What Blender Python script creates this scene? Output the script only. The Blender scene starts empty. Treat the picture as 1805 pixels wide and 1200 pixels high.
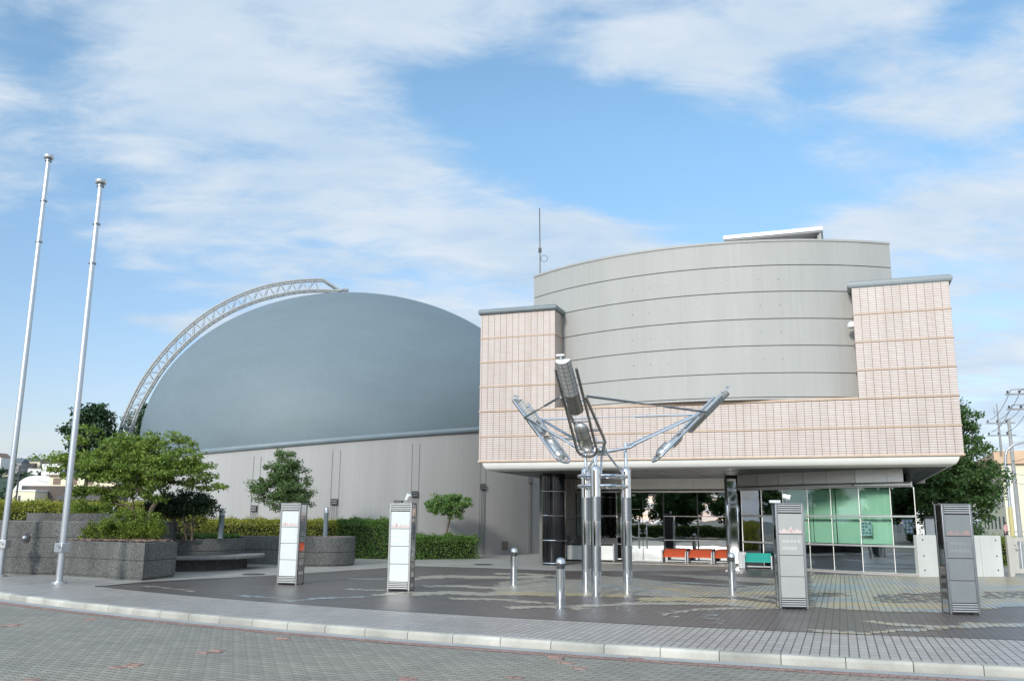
import bpy, math, random
import numpy as np
from mathutils import Vector, Matrix
R_ = math.radians
scene = bpy.context.scene
col = scene.collection

# ------------------------------------------------------------------ camera
F_PX, ROLL, PITCH, EYE = 1570.0, 0.0089, R_(11.34), 1.6
cam_d = bpy.data.cameras.new('camera')
cam = bpy.data.objects.new('camera', cam_d); col.objects.link(cam)
cam_d.sensor_width = 36; cam_d.lens = 36*F_PX/1805.0
cam_d.clip_start = 0.1; cam_d.clip_end = 6000
U_ = Vector((0, -math.sin(PITCH), math.cos(PITCH))); X_ = Vector((1, 0, 0)); F_ = Vector((0, math.cos(PITCH), math.sin(PITCH)))
cx_ = X_*math.cos(ROLL) + U_*math.sin(ROLL); cy_ = -X_*math.sin(ROLL) + U_*math.cos(ROLL)
M = Matrix((cx_, cy_, -F_)).transposed().to_4x4(); M.translation = (0, 0, EYE)
cam.matrix_world = M
scene.camera = cam

def ray(px, py):
    """direction of a pixel of the 1805x1200 photograph"""
    return cx_*((px-902.5)/F_PX) + cy_*((600-py)/F_PX) + F_
def G(px, py, z=0.0):
    d = ray(px, py); return Vector((0, 0, EYE)) + d*((z-EYE)/d.z)

# ------------------------------------------------------------------ sun, sky, exposure
SUN_AZ, SUN_EL = 206.0, 22.5          # where the sun stands, clockwise from +Y (behind the camera, to the left)
sd = bpy.data.lights.new('sun', 'SUN'); sd.energy = 1.0; sd.angle = R_(8); sd.color = (1.0, 0.95, 0.88)
sun = bpy.data.objects.new('sun', sd); col.objects.link(sun)
to_sun = Vector((math.sin(R_(SUN_AZ))*math.cos(R_(SUN_EL)), math.cos(R_(SUN_AZ))*math.cos(R_(SUN_EL)), math.sin(R_(SUN_EL))))
sun.rotation_euler = to_sun.to_track_quat('Z', 'Y').to_euler()
scene.view_settings.view_transform = 'Standard'; scene.view_settings.look = 'None'
scene.view_settings.exposure = 1.4; scene.view_settings.gamma = 1.0
scene.cycles.max_bounces = 8; scene.cycles.transparent_max_bounces = 24; scene.cycles.caustics_reflective = False
scene.cycles.use_denoising = True

world = bpy.data.worlds.new('World'); scene.world = world; world.use_nodes = True
def sky_nodes():
    nt = world.node_tree; N = nt.nodes; Lk = nt.links; N.clear()
    def m(op, a, b=None, c=None):
        n = N.new('ShaderNodeMath'); n.operation = op
        for i, v in enumerate((a, b, c)):
            if v is None: continue
            if isinstance(v, (int, float)): n.inputs[i].default_value = v
            else: Lk.new(v, n.inputs[i])
        return n.outputs[0]
    tc = N.new('ShaderNodeTexCoord'); sep = N.new('ShaderNodeSeparateXYZ'); Lk.new(tc.outputs['Generated'], sep.inputs[0])
    x, y, z = sep.outputs
    az = m('ARCTAN2', x, y); el = m('ARCSINE', m('MINIMUM', m('MAXIMUM', z, -1.0), 1.0))
    sky = N.new('ShaderNodeTexSky'); sky.sky_type = 'NISHITA'; sky.sun_disc = False
    sky.sun_elevation = R_(SUN_EL); sky.sun_rotation = R_(SUN_AZ); sky.air_density = 1.0; sky.dust_density = 0.7; sky.ozone_density = 1.6
    # cloud layer, seen in perspective on a flat deck overhead
    zz = m('ADD', m('MAXIMUM', z, 0.0), 0.16)
    cmb = N.new('ShaderNodeCombineXYZ'); Lk.new(m('DIVIDE', x, zz), cmb.inputs[0]); Lk.new(m('DIVIDE', y, zz), cmb.inputs[1])
    def noise(scale, detail, rough, dist, off):
        mp = N.new('ShaderNodeMapping'); mp.inputs['Location'].default_value = off; mp.inputs['Rotation'].default_value = (0, 0, R_(-25)); mp.inputs['Scale'].default_value = (1.0, 1.7, 1)
        Lk.new(cmb.outputs[0], mp.inputs[0])
        n = N.new('ShaderNodeTexNoise'); n.inputs['Scale'].default_value = scale; n.inputs['Detail'].default_value = detail
        n.inputs['Roughness'].default_value = rough; n.inputs['Distortion'].default_value = dist
        Lk.new(mp.outputs[0], n.inputs['Vector']); return n.outputs['Fac']
    n1 = noise(1.5, 9, 0.56, 0.25, (3.1, 1.2, 0)); n2 = noise(4.6, 8, 0.62, 0.4, (7.7, 2.4, 3)); n3 = noise(2.6, 6, 0.55, 0.2, (1.3, 9.1, 5))
    def blob(px, py, sx, sy, rot):
        d = ray(px, py).normalized(); a0 = math.atan2(d.x, d.y); e0 = math.asin(d.z)
        da = m('SUBTRACT', az, a0); de = m('SUBTRACT', el, e0); c, s = math.cos(R_(rot)), math.sin(R_(rot))
        u = m('MULTIPLY', m('ADD', m('MULTIPLY', da, c), m('MULTIPLY', de, s)), F_PX/sx)
        v = m('MULTIPLY', m('SUBTRACT', m('MULTIPLY', de, c), m('MULTIPLY', da, s)), F_PX/sy)
        r2 = m('ADD', m('MULTIPLY', u, u), m('MULTIPLY', v, v))
        return m('POWER', 2.718, m('MULTIPLY', r2, -1.0))
    holes = [(1130, 275, 250, 120, -20, .62), (800, 165, 170, 48, -14, .5), (960, 215, 150, 70, -25, .4), (1330, 330, 120, 100, 0, .42), (90, 115, 120, 75, 10, .36), (60, 480, 190, 110, 30, .42),
             (170, 600, 170, 90, 10, .4), (1420, 160, 50, 80, 40, .3), (1700, 60, 110, 50, 20, .3), (470, 265, 80, 25, 0, .24), (560, 95, 120, 30, -10, .2), (40, 720, 300, 70, 0, .3), (1560, 330, 120, 30, 10, .14), (1000, 40, 60, 30, 0, .2), (1760, 500, 90, 40, 0, .12)]
    clouds = [(640, 320, 330, 110, -20, .22), (1090, 440, 160, 50, -25, .3), (1500, 250, 150, 70, 30, .14), (1180, 95, 190, 55, -6, .3), (1480, 420, 170, 30, 10, .2), (280, 565, 70, 14, -4, .3), (1720, 480, 170, 120, 0, .12), (900, 620, 500, 60, 0, .2), (300, 60, 130, 60, 0, .12), (560, 40, 320, 60, 0, .14), (1350, 60, 120, 60, 0, .08)]
    dens = m('ADD', m('MULTIPLY', n1, 1.15), m('MULTIPLY', m('SUBTRACT', n2, 0.5), 0.75))
    for b in holes: dens = m('SUBTRACT', dens, m('MULTIPLY', blob(*b[:5]), b[5]))
    for b in clouds: dens = m('ADD', dens, m('MULTIPLY', blob(*b[:5]), b[5]))
    mr = N.new('ShaderNodeMapRange'); mr.interpolation_type = 'SMOOTHSTEP'
    mr.inputs['From Min'].default_value = 0.26; mr.inputs['From Max'].default_value = 0.74; mr.inputs['To Min'].default_value = 0.05; mr.inputs['To Max'].default_value = 0.93
    Lk.new(dens, mr.inputs['Value'])
    shade = N.new('ShaderNodeMapRange'); shade.inputs['From Min'].default_value = 0.36; shade.inputs['From Max'].default_value = 0.64
    Lk.new(m('ADD', m('MULTIPLY', n3, 0.6), m('MULTIPLY', n2, 0.4)), shade.inputs['Value'])
    cc = N.new('ShaderNodeMix'); cc.data_type = 'RGBA'; cc.inputs['A'].default_value = (0.195, 0.255, 0.325, 1); cc.inputs['B'].default_value = (0.285, 0.315, 0.347, 1)
    Lk.new(shade.outputs[0], cc.inputs['Factor'])
    # clouds glow more towards the sun, behind the camera
    dt = m('ADD', m('ADD', m('MULTIPLY', x, to_sun.x), m('MULTIPLY', y, to_sun.y)), m('MULTIPLY', z, to_sun.z))
    gl = m('ADD', 1.0, m('MULTIPLY', m('POWER', m('MAXIMUM', dt, 0.0), 2.0), 1.5))
    cg = N.new('ShaderNodeVectorMath'); cg.operation = 'SCALE'; Lk.new(cc.outputs['Result'], cg.inputs[0]); Lk.new(gl, cg.inputs['Scale'])
    sk = N.new('ShaderNodeMix'); sk.data_type = 'RGBA'; sk.blend_type = 'MULTIPLY'; sk.inputs['Factor'].default_value = 1
    Lk.new(sky.outputs[0], sk.inputs['A']); hz_ = N.new('ShaderNodeMapRange'); hz_.inputs['From Max'].default_value = 0.42; Lk.new(el, hz_.inputs['Value'])
    tint = N.new('ShaderNodeMix'); tint.data_type = 'RGBA'; tint.inputs['A'].default_value = (SKY_S*0.37, SKY_S*0.315, SKY_S*0.36, 1); tint.inputs['B'].default_value = (SKY_S*0.455, SKY_S*0.55, SKY_S*0.55, 1)
    Lk.new(hz_.outputs[0], tint.inputs['Factor']); Lk.new(tint.outputs['Result'], sk.inputs['B'])
    fin = N.new('ShaderNodeMix'); fin.data_type = 'RGBA'
    Lk.new(mr.outputs[0], fin.inputs['Factor']); Lk.new(sk.outputs['Result'], fin.inputs['A']); Lk.new(cg.outputs[0], fin.inputs['B'])
    bg = N.new('ShaderNodeBackground'); bg.inputs['Strength'].default_value = 1.0; Lk.new(fin.outputs['Result'], bg.inputs['Color'])
    out = N.new('ShaderNodeOutputWorld'); Lk.new(bg.outputs[0], out.inputs[0])
SKY_S = 0.15
sky_nodes()

# ------------------------------------------------------------------ helpers: materials
def new_mat(name):
    mt = bpy.data.materials.new(name); mt.use_nodes = True
    nt = mt.node_tree; return mt, nt, nt.nodes['Principled BSDF']
def ramp_mix(nt, fac, a, b):
    mx = nt.nodes.new('ShaderNodeMix'); mx.data_type = 'RGBA'
    if fac is not None: nt.links.new(fac, mx.inputs['Factor'])
    for k, v in (('A', a), ('B', b)):
        if isinstance(v, (tuple, list)): mx.inputs[k].default_value = (*v[:3], 1)
        else: nt.links.new(v, mx.inputs[k])
    return mx
def coords(nt, rot=0.0, scale=(1, 1, 1), loc=(0, 0, 0), swap=None):
    tc = nt.nodes.new('ShaderNodeTexCoord'); src = tc.outputs['Object']
    if swap == 'wall':                                   # (x + y, z) on upright faces
        s = nt.nodes.new('ShaderNodeSeparateXYZ'); nt.links.new(src, s.inputs[0])
        a = nt.nodes.new('ShaderNodeMath'); a.operation = 'ADD'; nt.links.new(s.outputs[0], a.inputs[0]); nt.links.new(s.outputs[1], a.inputs[1])
        c = nt.nodes.new('ShaderNodeCombineXYZ'); nt.links.new(a.outputs[0], c.inputs[0]); nt.links.new(s.outputs[2], c.inputs[1]); src = c.outputs[0]
    mp = nt.nodes.new('ShaderNodeMapping'); mp.inputs['Rotation'].default_value = (0, 0, rot); mp.inputs['Scale'].default_value = scale; mp.inputs['Location'].default_value = loc
    nt.links.new(src, mp.inputs[0]); return mp.outputs[0]
def noise_fac(nt, vec, scale, detail=5, rough=.6, lo=.3, hi=.7):
    n = nt.nodes.new('ShaderNodeTexNoise'); n.inputs['Scale'].default_value = scale; n.inputs['Detail'].default_value = detail; n.inputs['Roughness'].default_value = rough
    nt.links.new(vec, n.inputs['Vector'])
    r = nt.nodes.new('ShaderNodeMapRange'); r.inputs['From Min'].default_value = lo; r.inputs['From Max'].default_value = hi
    nt.links.new(n.outputs['Fac'], r.inputs['Value']); return r.outputs[0]
def bump(nt, p, h, strength, dist=.01):
    b = nt.nodes.new('ShaderNodeBump'); b.inputs['Strength'].default_value = strength; b.inputs['Distance'].default_value = dist
    nt.links.new(h, b.inputs['Height']); nt.links.new(b.outputs[0], p.inputs['Normal'])
def mat(name, c, rough=.6, metal=0.0, var=.12, scale=2.0, stretch=(1, 1, 1), bmp=0.0, bscale=60, spec=.5, island=0.0, fine=0.0, fscale=80):
    mt, nt, p = new_mat(name)
    v = coords(nt, scale=stretch)
    f = noise_fac(nt, v, scale)
    mx = ramp_mix(nt, f, [x*(1-var) for x in c], [min(1, x*(1+var)) for x in c]); outc = mx.outputs['Result']
    if fine:
        f2 = noise_fac(nt, coords(nt), fscale, 3, .7, .35, .65)
        mul = ramp_mix(nt, f2, [1-fine]*3, [1+fine]*3)
        m2 = ramp_mix(nt, None, outc, mul.outputs['Result']); m2.blend_type = 'MULTIPLY'; m2.inputs['Factor'].default_value = 1; outc = m2.outputs['Result']
    if island:
        g = nt.nodes.new('ShaderNodeNewGeometry'); mul = ramp_mix(nt, g.outputs['Random Per Island'], [1-island]*3, [1+island]*3)
        m2 = ramp_mix(nt, None, outc, mul.outputs['Result']); m2.blend_type = 'MULTIPLY'; m2.inputs['Factor'].default_value = 1; outc = m2.outputs['Result']
    nt.links.new(outc, p.inputs['Base Color'])
    p.inputs['Roughness'].default_value = rough; p.inputs['Metallic'].default_value = metal; p.inputs['Specular IOR Level'].default_value = spec
    if bmp: bump(nt, p, noise_fac(nt, coords(nt), bscale, 4), bmp)
    return mt
def tile_mat(name, c, mortar, w, h, rough=.4, ms=.006, rot=0., var=.1, offset=0., swap=None, loc=(0, 0, 0), dirt=.12, c2=None, bstr=.4, spec=.5, dscale=.6, streak=0.):
    mt, nt, p = new_mat(name)
    v = coords(nt, rot=rot, loc=loc, swap=swap)
    b = nt.nodes.new('ShaderNodeTexBrick'); b.offset = offset; b.squash = 1
    b.inputs['Scale'].default_value = 1; b.inputs['Brick Width'].default_value = w; b.inputs['Row Height'].default_value = h
    b.inputs['Mortar Size'].default_value = ms; b.inputs['Mortar Smooth'].default_value = .2
    c2 = c2 or [min(1, x*(1+var)) for x in c]
    b.inputs['Color1'].default_value = (*[x*(1-var) for x in c], 1); b.inputs['Color2'].default_value = (*c2, 1); b.inputs['Mortar'].default_value = (*mortar, 1)
    nt.links.new(v, b.inputs['Vector'])
    f = noise_fac(nt, coords(nt), dscale, 6, .65, .25, .75); mul = ramp_mix(nt, f, [1-dirt]*3, [1+dirt*.6]*3)
    m2 = ramp_mix(nt, None, b.outputs['Color'], mul.outputs['Result']); m2.blend_type = 'MULTIPLY'; m2.inputs['Factor'].default_value = 1
    outc = m2.outputs['Result']
    if streak:
        fs = noise_fac(nt, coords(nt, swap=swap, scale=(1, .07, 1)), 2.6, 5, .65, .45, .75); ms_ = ramp_mix(nt, fs, (1.0,)*3, (1-streak, 1-streak*1.1, 1-streak*1.3))
        m3 = ramp_mix(nt, None, outc, ms_.outputs['Result']); m3.blend_type = 'MULTIPLY'; m3.inputs['Factor'].default_value = 1; outc = m3.outputs['Result']
    nt.links.new(outc, p.inputs['Base Color'])
    rr = nt.nodes.new('ShaderNodeMapRange'); rr.inputs['To Min'].default_value = rough-.06; rr.inputs['To Max'].default_value = rough+.1
    nt.links.new(f, rr.inputs['Value']); nt.links.new(rr.outputs[0], p.inputs['Roughness']); p.inputs['Specular IOR Level'].default_value = spec
    inv = nt.nodes.new('ShaderNodeMath'); inv.operation = 'SUBTRACT'; inv.inputs[0].default_value = 1; nt.links.new(b.outputs['Fac'], inv.inputs[1])
    bump(nt, p, inv.outputs[0], bstr, .004)
    return mt
def leaf_mat(name, c1, c2, trans=.3):
    mt, nt, p = new_mat(name)
    g = nt.nodes.new('ShaderNodeNewGeometry')
    f = noise_fac(nt, coords(nt), 1.3, 3)
    ad = nt.nodes.new('ShaderNodeMath'); ad.operation = 'MULTIPLY_ADD'; ad.inputs[1].default_value = .6; nt.links.new(g.outputs['Random Per Island'], ad.inputs[0])
    s = nt.nodes.new('ShaderNodeMath'); s.operation = 'MULTIPLY'; s.inputs[1].default_value = .4; nt.links.new(f, s.inputs[0]); nt.links.new(s.outputs[0], ad.inputs[2])
    mx = ramp_mix(nt, ad.outputs[0], c1, c2)
    nt.links.new(mx.outputs['Result'], p.inputs['Base Color']); p.inputs['Roughness'].default_value = .5; p.inputs['Specular IOR Level'].default_value = .35
    t = nt.nodes.new('ShaderNodeBsdfTranslucent'); tm = ramp_mix(nt, None, mx.outputs['Result'], (1.0, 1.0, .45)); tm.blend_type = 'MULTIPLY'; tm.inputs['Factor'].default_value = .6
    nt.links.new(tm.outputs['Result'], t.inputs['Color'])
    ms = nt.nodes.new('ShaderNodeMixShader'); ms.inputs[0].default_value = trans
    nt.links.new(p.outputs[0], ms.inputs[1]); nt.links.new(t.outputs[0], ms.inputs[2]); nt.links.new(ms.outputs[0], nt.nodes['Material Output'].inputs[0])
    return mt
def glass_mat(name, tint, refl=.12, rough=.0):
    mt = bpy.data.materials.new(name); mt.use_nodes = True; nt = mt.node_tree; nt.nodes.clear()
    tr = nt.nodes.new('ShaderNodeBsdfTransparent'); tr.inputs[0].default_value = (*tint, 1)
    gl = nt.nodes.new('ShaderNodeBsdfGlossy'); gl.inputs['Roughness'].default_value = rough; gl.inputs[0].default_value = (.95, .98, 1, 1)
    fr = nt.nodes.new('ShaderNodeFresnel'); fr.inputs[0].default_value = 1.5
    ad = nt.nodes.new('ShaderNodeMath'); ad.operation = 'ADD'; ad.use_clamp = True; ad.inputs[1].default_value = refl; nt.links.new(fr.outputs[0], ad.inputs[0])
    wv = noise_fac(nt, coords(nt), .9, 2); b = nt.nodes.new('ShaderNodeBump'); b.inputs['Strength'].default_value = .035; b.inputs['Distance'].default_value = .02
    nt.links.new(wv, b.inputs['Height']); nt.links.new(b.outputs[0], gl.inputs['Normal'])
    mx = nt.nodes.new('ShaderNodeMixShader'); nt.links.new(ad.outputs[0], mx.inputs[0]); nt.links.new(tr.outputs[0], mx.inputs[1]); nt.links.new(gl.outputs[0], mx.inputs[2])
    o = nt.nodes.new('ShaderNodeOutputMaterial'); nt.links.new(mx.outputs[0], o.inputs[0]); return mt

# ------------------------------------------------------------------ helpers: meshes and objects
class MB:
    def __init__(s): s.v = []; s.f = []; s.mi = []; s.cur = 0
    def add(s, vs, fs):
        o = len(s.v); s.v += [tuple(p) for p in vs]; s.f += [tuple(i+o for i in f) for f in fs]; s.mi += [s.cur]*len(fs); return s
    def box(s, c, d, rz=0., rx=0., ry=0.):
        h = [x/2 for x in d]; m = Matrix.Rotation(rz, 3, 'Z') @ Matrix.Rotation(ry, 3, 'Y') @ Matrix.Rotation(rx, 3, 'X'); c = Vector(c)
        vs = [c + m @ Vector((a*h[0], b*h[1], e*h[2])) for e in (-1, 1) for b in (-1, 1) for a in (-1, 1)]
        return s.add(vs, [(0, 2, 3, 1), (4, 5, 7, 6), (0, 1, 5, 4), (2, 6, 7, 3), (0, 4, 6, 2), (1, 3, 7, 5)])
    def bb(s, x0, x1, y0, y1, z0, z1): return s.box(((x0+x1)/2, (y0+y1)/2, (z0+z1)/2), (abs(x1-x0), abs(y1-y0), abs(z1-z0)))
    def tube(s, path, r, n=10, caps=True, closed=False):
        P = [Vector(p) for p in path]; k = len(P); rs = r if isinstance(r, (list, tuple)) else [r]*k
        up = None; rings = []
        for i in range(k):
            if closed: t = P[(i+1) % k]-P[i-1]
            else: t = P[min(i+1, k-1)]-P[max(i-1, 0)]
            if t.length < 1e-9: t = Vector((0, 0, 1))
            t.normalize()
            if up is None:
                up = Vector((0, 0, 1)) if abs(t.z) < .9 else Vector((1, 0, 0))
            a = t.cross(up)
            if a.length < 1e-6: a = t.orthogonal()
            a.normalize(); b = a.cross(t); up = b
            rings.append([P[i] + (a*math.cos(q)+b*math.sin(q))*rs[i] for q in [2*math.pi*j/n for j in range(n)]])
        vs = [p for rg in rings for p in rg]; fs = []
        for i in range(k if closed else k-1):
            i2 = (i+1) % k
            for j in range(n): fs.append((i*n+j, i*n+(j+1) % n, i2*n+(j+1) % n, i2*n+j))
        if caps and not closed: fs.append(tuple(range(n-1, -1, -1))); fs.append(tuple((k-1)*n+j for j in range(n)))
        return s.add(vs, fs)
    def lathe(s, prof, c=(0, 0, 0), n=24, a0=0., a1=2*math.pi, scale=(1, 1)):
        full = abs(a1-a0-2*math.pi) < 1e-6; m = n if full else n+1; vs = []; fs = []
        for j in range(m):
            a = a0+(a1-a0)*j/n
            for r, z in prof: vs.append((c[0]+r*math.cos(a)*scale[0], c[1]+r*math.sin(a)*scale[1], c[2]+z))
        k = len(prof)
        for j in range(n):
            j2 = (j+1) % m
            for i in range(k-1): fs.append((j*k+i, j2*k+i, j2*k+i+1, j*k+i+1))
        return s.add(vs, fs)
    def prism(s, poly, z0, z1):
        n = len(poly); a = sum(poly[i][0]*poly[(i+1) % n][1]-poly[(i+1) % n][0]*poly[i][1] for i in range(n))
        if a < 0: poly = poly[::-1]
        vs = [(p[0], p[1], z0) for p in poly]+[(p[0], p[1], z1) for p in poly]
        fs = [tuple(range(n-1, -1, -1)), tuple(range(n, 2*n))]+[(i, (i+1) % n, n+(i+1) % n, n+i) for i in range(n)]
        return s.add(vs, fs)
    def sheet(s, poly, z):
        n = len(poly); a = sum(poly[i][0]*poly[(i+1) % n][1]-poly[(i+1) % n][0]*poly[i][1] for i in range(n))
        if a < 0: poly = poly[::-1]
        return s.add([(p[0], p[1], z) for p in poly], [tuple(range(n))])
    def ball(s, c, r, n=12, sc=(1, 1, 1), z0=-1., z1=1.):
        k = n//2+1; pr = []
        for i in range(k+1):
            t = math.asin(z0)+(math.asin(z1)-math.asin(z0))*i/k; pr.append((r*math.cos(t), r*math.sin(t)*sc[2]))
        return s.lathe(pr, c, n, scale=sc[:2])
    def build(s, name, m, parent=None, smooth=True, bevel=0., angle=35):
        me = bpy.data.meshes.new(name); me.from_pydata(s.v, [], s.f)
        ms = m if isinstance(m, (list, tuple)) else [m]
        for q in ms: me.materials.append(q)
        if len(ms) > 1: me.polygons.foreach_set('material_index', s.mi)
        if smooth:
            me.polygons.foreach_set('use_smooth', [True]*len(me.polygons)); me.set_sharp_from_angle(angle=R_(angle))
        me.update()
        o = bpy.data.objects.new(name, me); col.objects.link(o)
        if parent is not None: o.parent = parent
        if bevel:
            b = o.modifiers.new('bevel', 'BEVEL'); b.width = bevel; b.segments = 2; b.limit_method = 'ANGLE'; b.angle_limit = R_(40)
        return o
def np_mesh(name, V, Q, m, parent=None, k=4):
    me = bpy.data.meshes.new(name); V = np.asarray(V, np.float32); Q = np.asarray(Q, np.int32)
    me.vertices.add(len(V)); me.vertices.foreach_set('co', V.ravel()); me.loops.add(Q.size); me.loops.foreach_set('vertex_index', Q.ravel())
    me.polygons.add(len(Q)); me.polygons.foreach_set('loop_start', np.arange(len(Q), dtype=np.int32)*k)
    me.update(calc_edges=True); me.validate(); me.materials.append(m)
    o = bpy.data.objects.new(name, me); col.objects.link(o)
    if parent is not None: o.parent = parent
    return o
def tag(o, label=None, cat=None, group=None, kind=None):
    if label: o['label'] = label
    if cat: o['category'] = cat
    if group: o['group'] = group
    if kind: o['kind'] = kind
    return o
def thing(name, loc, label, cat, rz=0., group=None):
    o = bpy.data.objects.new(name, None); col.objects.link(o); o.location = loc; o.rotation_euler = (0, 0, rz); o.empty_display_size = .3
    return tag(o, label, cat, group)
def kids(o): return [c for c in bpy.data.objects if c.parent == o]
def copy_tree(o, parent=None):
    c = o.copy(); col.objects.link(c)
    if parent is not None: c.parent = parent
    for ch in kids(o): copy_tree(ch, c)
    return c
def arc(c, r, a0, a1, n): return [(c[0]+r*math.cos(a0+(a1-a0)*i/n), c[1]+r*math.sin(a0+(a1-a0)*i/n)) for i in range(n+1)]

# building frame: s runs left along the front, q runs away from the street
E1 = Vector((math.sin(R_(-70)), math.cos(R_(-70)), 0)); E2 = Vector((-E1.y, E1.x, 0))*-1
def SQ(s, q, z=0.): return E1*s + E2*q + Vector((0, 0, z))

# ------------------------------------------------------------------ materials
M_ground = mat('asphalt_ground', (.16, .16, .155), .9, var=.15, scale=.3, fine=.15, fscale=60)
M_kerb = mat('kerb_concrete', (.44, .43, .38), .8, var=.28, scale=1.2, island=.16, fine=.12, fscale=120)
M_gutter = mat('gutter_concrete', (.38, .385, .375), .8, var=.14, scale=1.4, fine=.1)
M_side = tile_mat('sidewalk_tile', (.41, .38, .35), (.08, .072, .068), .115, .3, .42, .009, rot=R_(20), var=.1, dirt=.16, spec=.5)
M_apron = tile_mat('apron_tile', (.39, .37, .33), (.2, .185, .17), .3, .3, .5, .008, rot=R_(20), var=.08, dirt=.2, spec=.5)
M_plaza = tile_mat('plaza_brown_tile', (.125, .105, .097), (.035, .03, .028), .115, .115, .36, .008, rot=R_(20), var=.1, dirt=.16, spec=.5)
M_inl = [tile_mat(n, c, (.075, .068, .06), .115, .115, .36, .009, rot=R_(20), var=.12, dirt=.12) for n, c in
         (('inlay_beige', (.46, .43, .34)), ('inlay_yellow', (.52, .43, .25)), ('inlay_blue', (.35, .41, .43)), ('inlay_grey', (.36, .345, .295)))]
M_red = tile_mat('red_paver', (.38, .235, .195), (.1, .07, .06), .2, .1, .8, .008, rot=R_(28), var=.16, offset=.5)
def road_mat():
    mt, nt, p = new_mat('road_paver')
    v = coords(nt, rot=R_(28))
    s = nt.nodes.new('ShaderNodeSeparateXYZ'); nt.links.new(v, s.inputs[0])
    def m(op, a, b):
        n = nt.nodes.new('ShaderNodeMath'); n.operation = op
        for i, q in enumerate((a, b)):
            if isinstance(q, (int, float)): n.inputs[i].default_value = q
            else: nt.links.new(q, n.inputs[i])
        return n.outputs[0]
    zx = m('MULTIPLY', m('PINGPONG', s.outputs[1], .056), .55); zy = m('MULTIPLY', m('PINGPONG', s.outputs[0], .056), .4)
    c = nt.nodes.new('ShaderNodeCombineXYZ'); nt.links.new(m('ADD', s.outputs[0], zx), c.inputs[0]); nt.links.new(m('ADD', s.outputs[1], zy), c.inputs[1])
    b = nt.nodes.new('ShaderNodeTexBrick'); b.offset = .5
    for k, q in (('Scale', 1), ('Brick Width', .225), ('Row Height', .1125), ('Mortar Size', .007), ('Mortar Smooth', .3)): b.inputs[k].default_value = q
    b.inputs['Color1'].default_value = (.295, .275, .225, 1); b.inputs['Color2'].default_value = (.365, .34, .28, 1); b.inputs['Mortar'].default_value = (.045, .045, .042, 1)
    nt.links.new(c.outputs[0], b.inputs['Vector'])
    f = noise_fac(nt, coords(nt), .35, 6, .6, .3, .7); mul = ramp_mix(nt, f, (.78, .8, .84), (1.08, 1.07, 1.04))
    f3 = noise_fac(nt, coords(nt), 90, 3, .7); mul2 = ramp_mix(nt, f3, (.85,)*3, (1.12,)*3)
    o = b.outputs['Color']
    for q in (mul, mul2):
        x = ramp_mix(nt, None, o, q.outputs['Result']); x.blend_type = 'MULTIPLY'; x.inputs['Factor'].default_value = 1; o = x.outputs['Result']
    nt.links.new(o, p.inputs['Base Color']); p.inputs['Roughness'].default_value = .75
    inv = m('SUBTRACT', 1.0, b.outputs['Fac']); bump(nt, p, inv, .6, .006)
    return mt
M_road = road_mat()
M_pink = tile_mat('pink_wall_tile', (.61, .515, .46), (.19, .14, .11), .23, .0733, .38, .0085, var=.03, swap='wall', loc=(.07, .017, 0), dirt=.09, streak=.16, bstr=.3, c2=(.60, .535, .505), dscale=.45)
M_trim = mat('trim_terracotta', (.56, .42, .31), .5, var=.12, scale=3, island=.1)
M_cope = mat('coping_metal', (.17, .21, .225), .42, var=.1, scale=2, spec=.6)
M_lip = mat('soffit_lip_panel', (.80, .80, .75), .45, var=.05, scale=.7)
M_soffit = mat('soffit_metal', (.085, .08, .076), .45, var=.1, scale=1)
def ribbed(name, c, per=.05, rough=.6, var=.05, stretch=(1, 1, .25), scale=1.1, ang=True):
    mt, nt, p = new_mat(name)
    f = noise_fac(nt, coords(nt, scale=stretch), scale, 6, .6, .3, .7); mx = ramp_mix(nt, f, [x*(1-var) for x in c], [x*(1+var) for x in c])
    f2 = noise_fac(nt, coords(nt, scale=(1, 1, .02)), 14, 4, .7, .25, .75); m3 = ramp_mix(nt, f2, (.93,)*3, (1.04,)*3)
    x = ramp_mix(nt, None, mx.outputs['Result'], m3.outputs['Result']); x.blend_type = 'MULTIPLY'; x.inputs['Factor'].default_value = 1
    nt.links.new(x.outputs['Result'], p.inputs['Base Color']); p.inputs['Roughness'].default_value = rough
    bump(nt, p, f2, .25, .01); return mt
M_drum = ribbed('drum_cladding', (.40, .40, .38), var=.05)
M_wall = ribbed('hall_concrete', (.40, .395, .385), var=.07, stretch=(1, 1, .08), scale=.8, rough=.75)
M_joint = mat('wall_joint_grey', (.21, .205, .2), .8)
M_groove = mat('joint_dark', (.1, .1, .1), .8)
M_dome = mat('dome_membrane', (.165, .215, .24), .55, var=.055, scale=.35, stretch=(1, 1, 2.4), spec=.35, fine=.03, fscale=6)
M_rim = mat('rim_metal', (.2, .25, .275), .42, var=.08)
M_white = mat('white_painted_steel', (.72, .74, .74), .4, var=.05)
M_truss = mat('truss_paint', (.38, .39, .38), .45, var=.06)
M_steel = mat('stainless_polished', (.66, .67, .68), .13, 1.0, var=.05, scale=3)
M_mirror = mat('stainless_mirror', (.74, .745, .75), .045, 1.0, var=.03, scale=2)
M_satin = mat('stainless_satin', (.31, .32, .325), .38, 1.0, var=.06, scale=6)
M_hood = mat('stainless_brushed', (.58, .58, .55), .36, .9, var=.08, scale=6)
M_bronze = mat('stainless_weathered', (.42, .40, .37), .27, 1.0, var=.12, scale=5)
M_alu = mat('aluminium_pole', (.62, .645, .67), .3, .85, var=.04)
M_black = mat('black_gloss_panel', (.010, .011, .013), .09, 0, var=.2, spec=.4)
M_dark = mat('dark_metal', (.06, .062, .066), .45, var=.1)
M_grey = mat('grey_metal', (.24, .245, .25), .45, var=.08)
M_stone = mat('stone_panel', (.40, .37, .33), .5, var=.08, scale=1.5)
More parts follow.
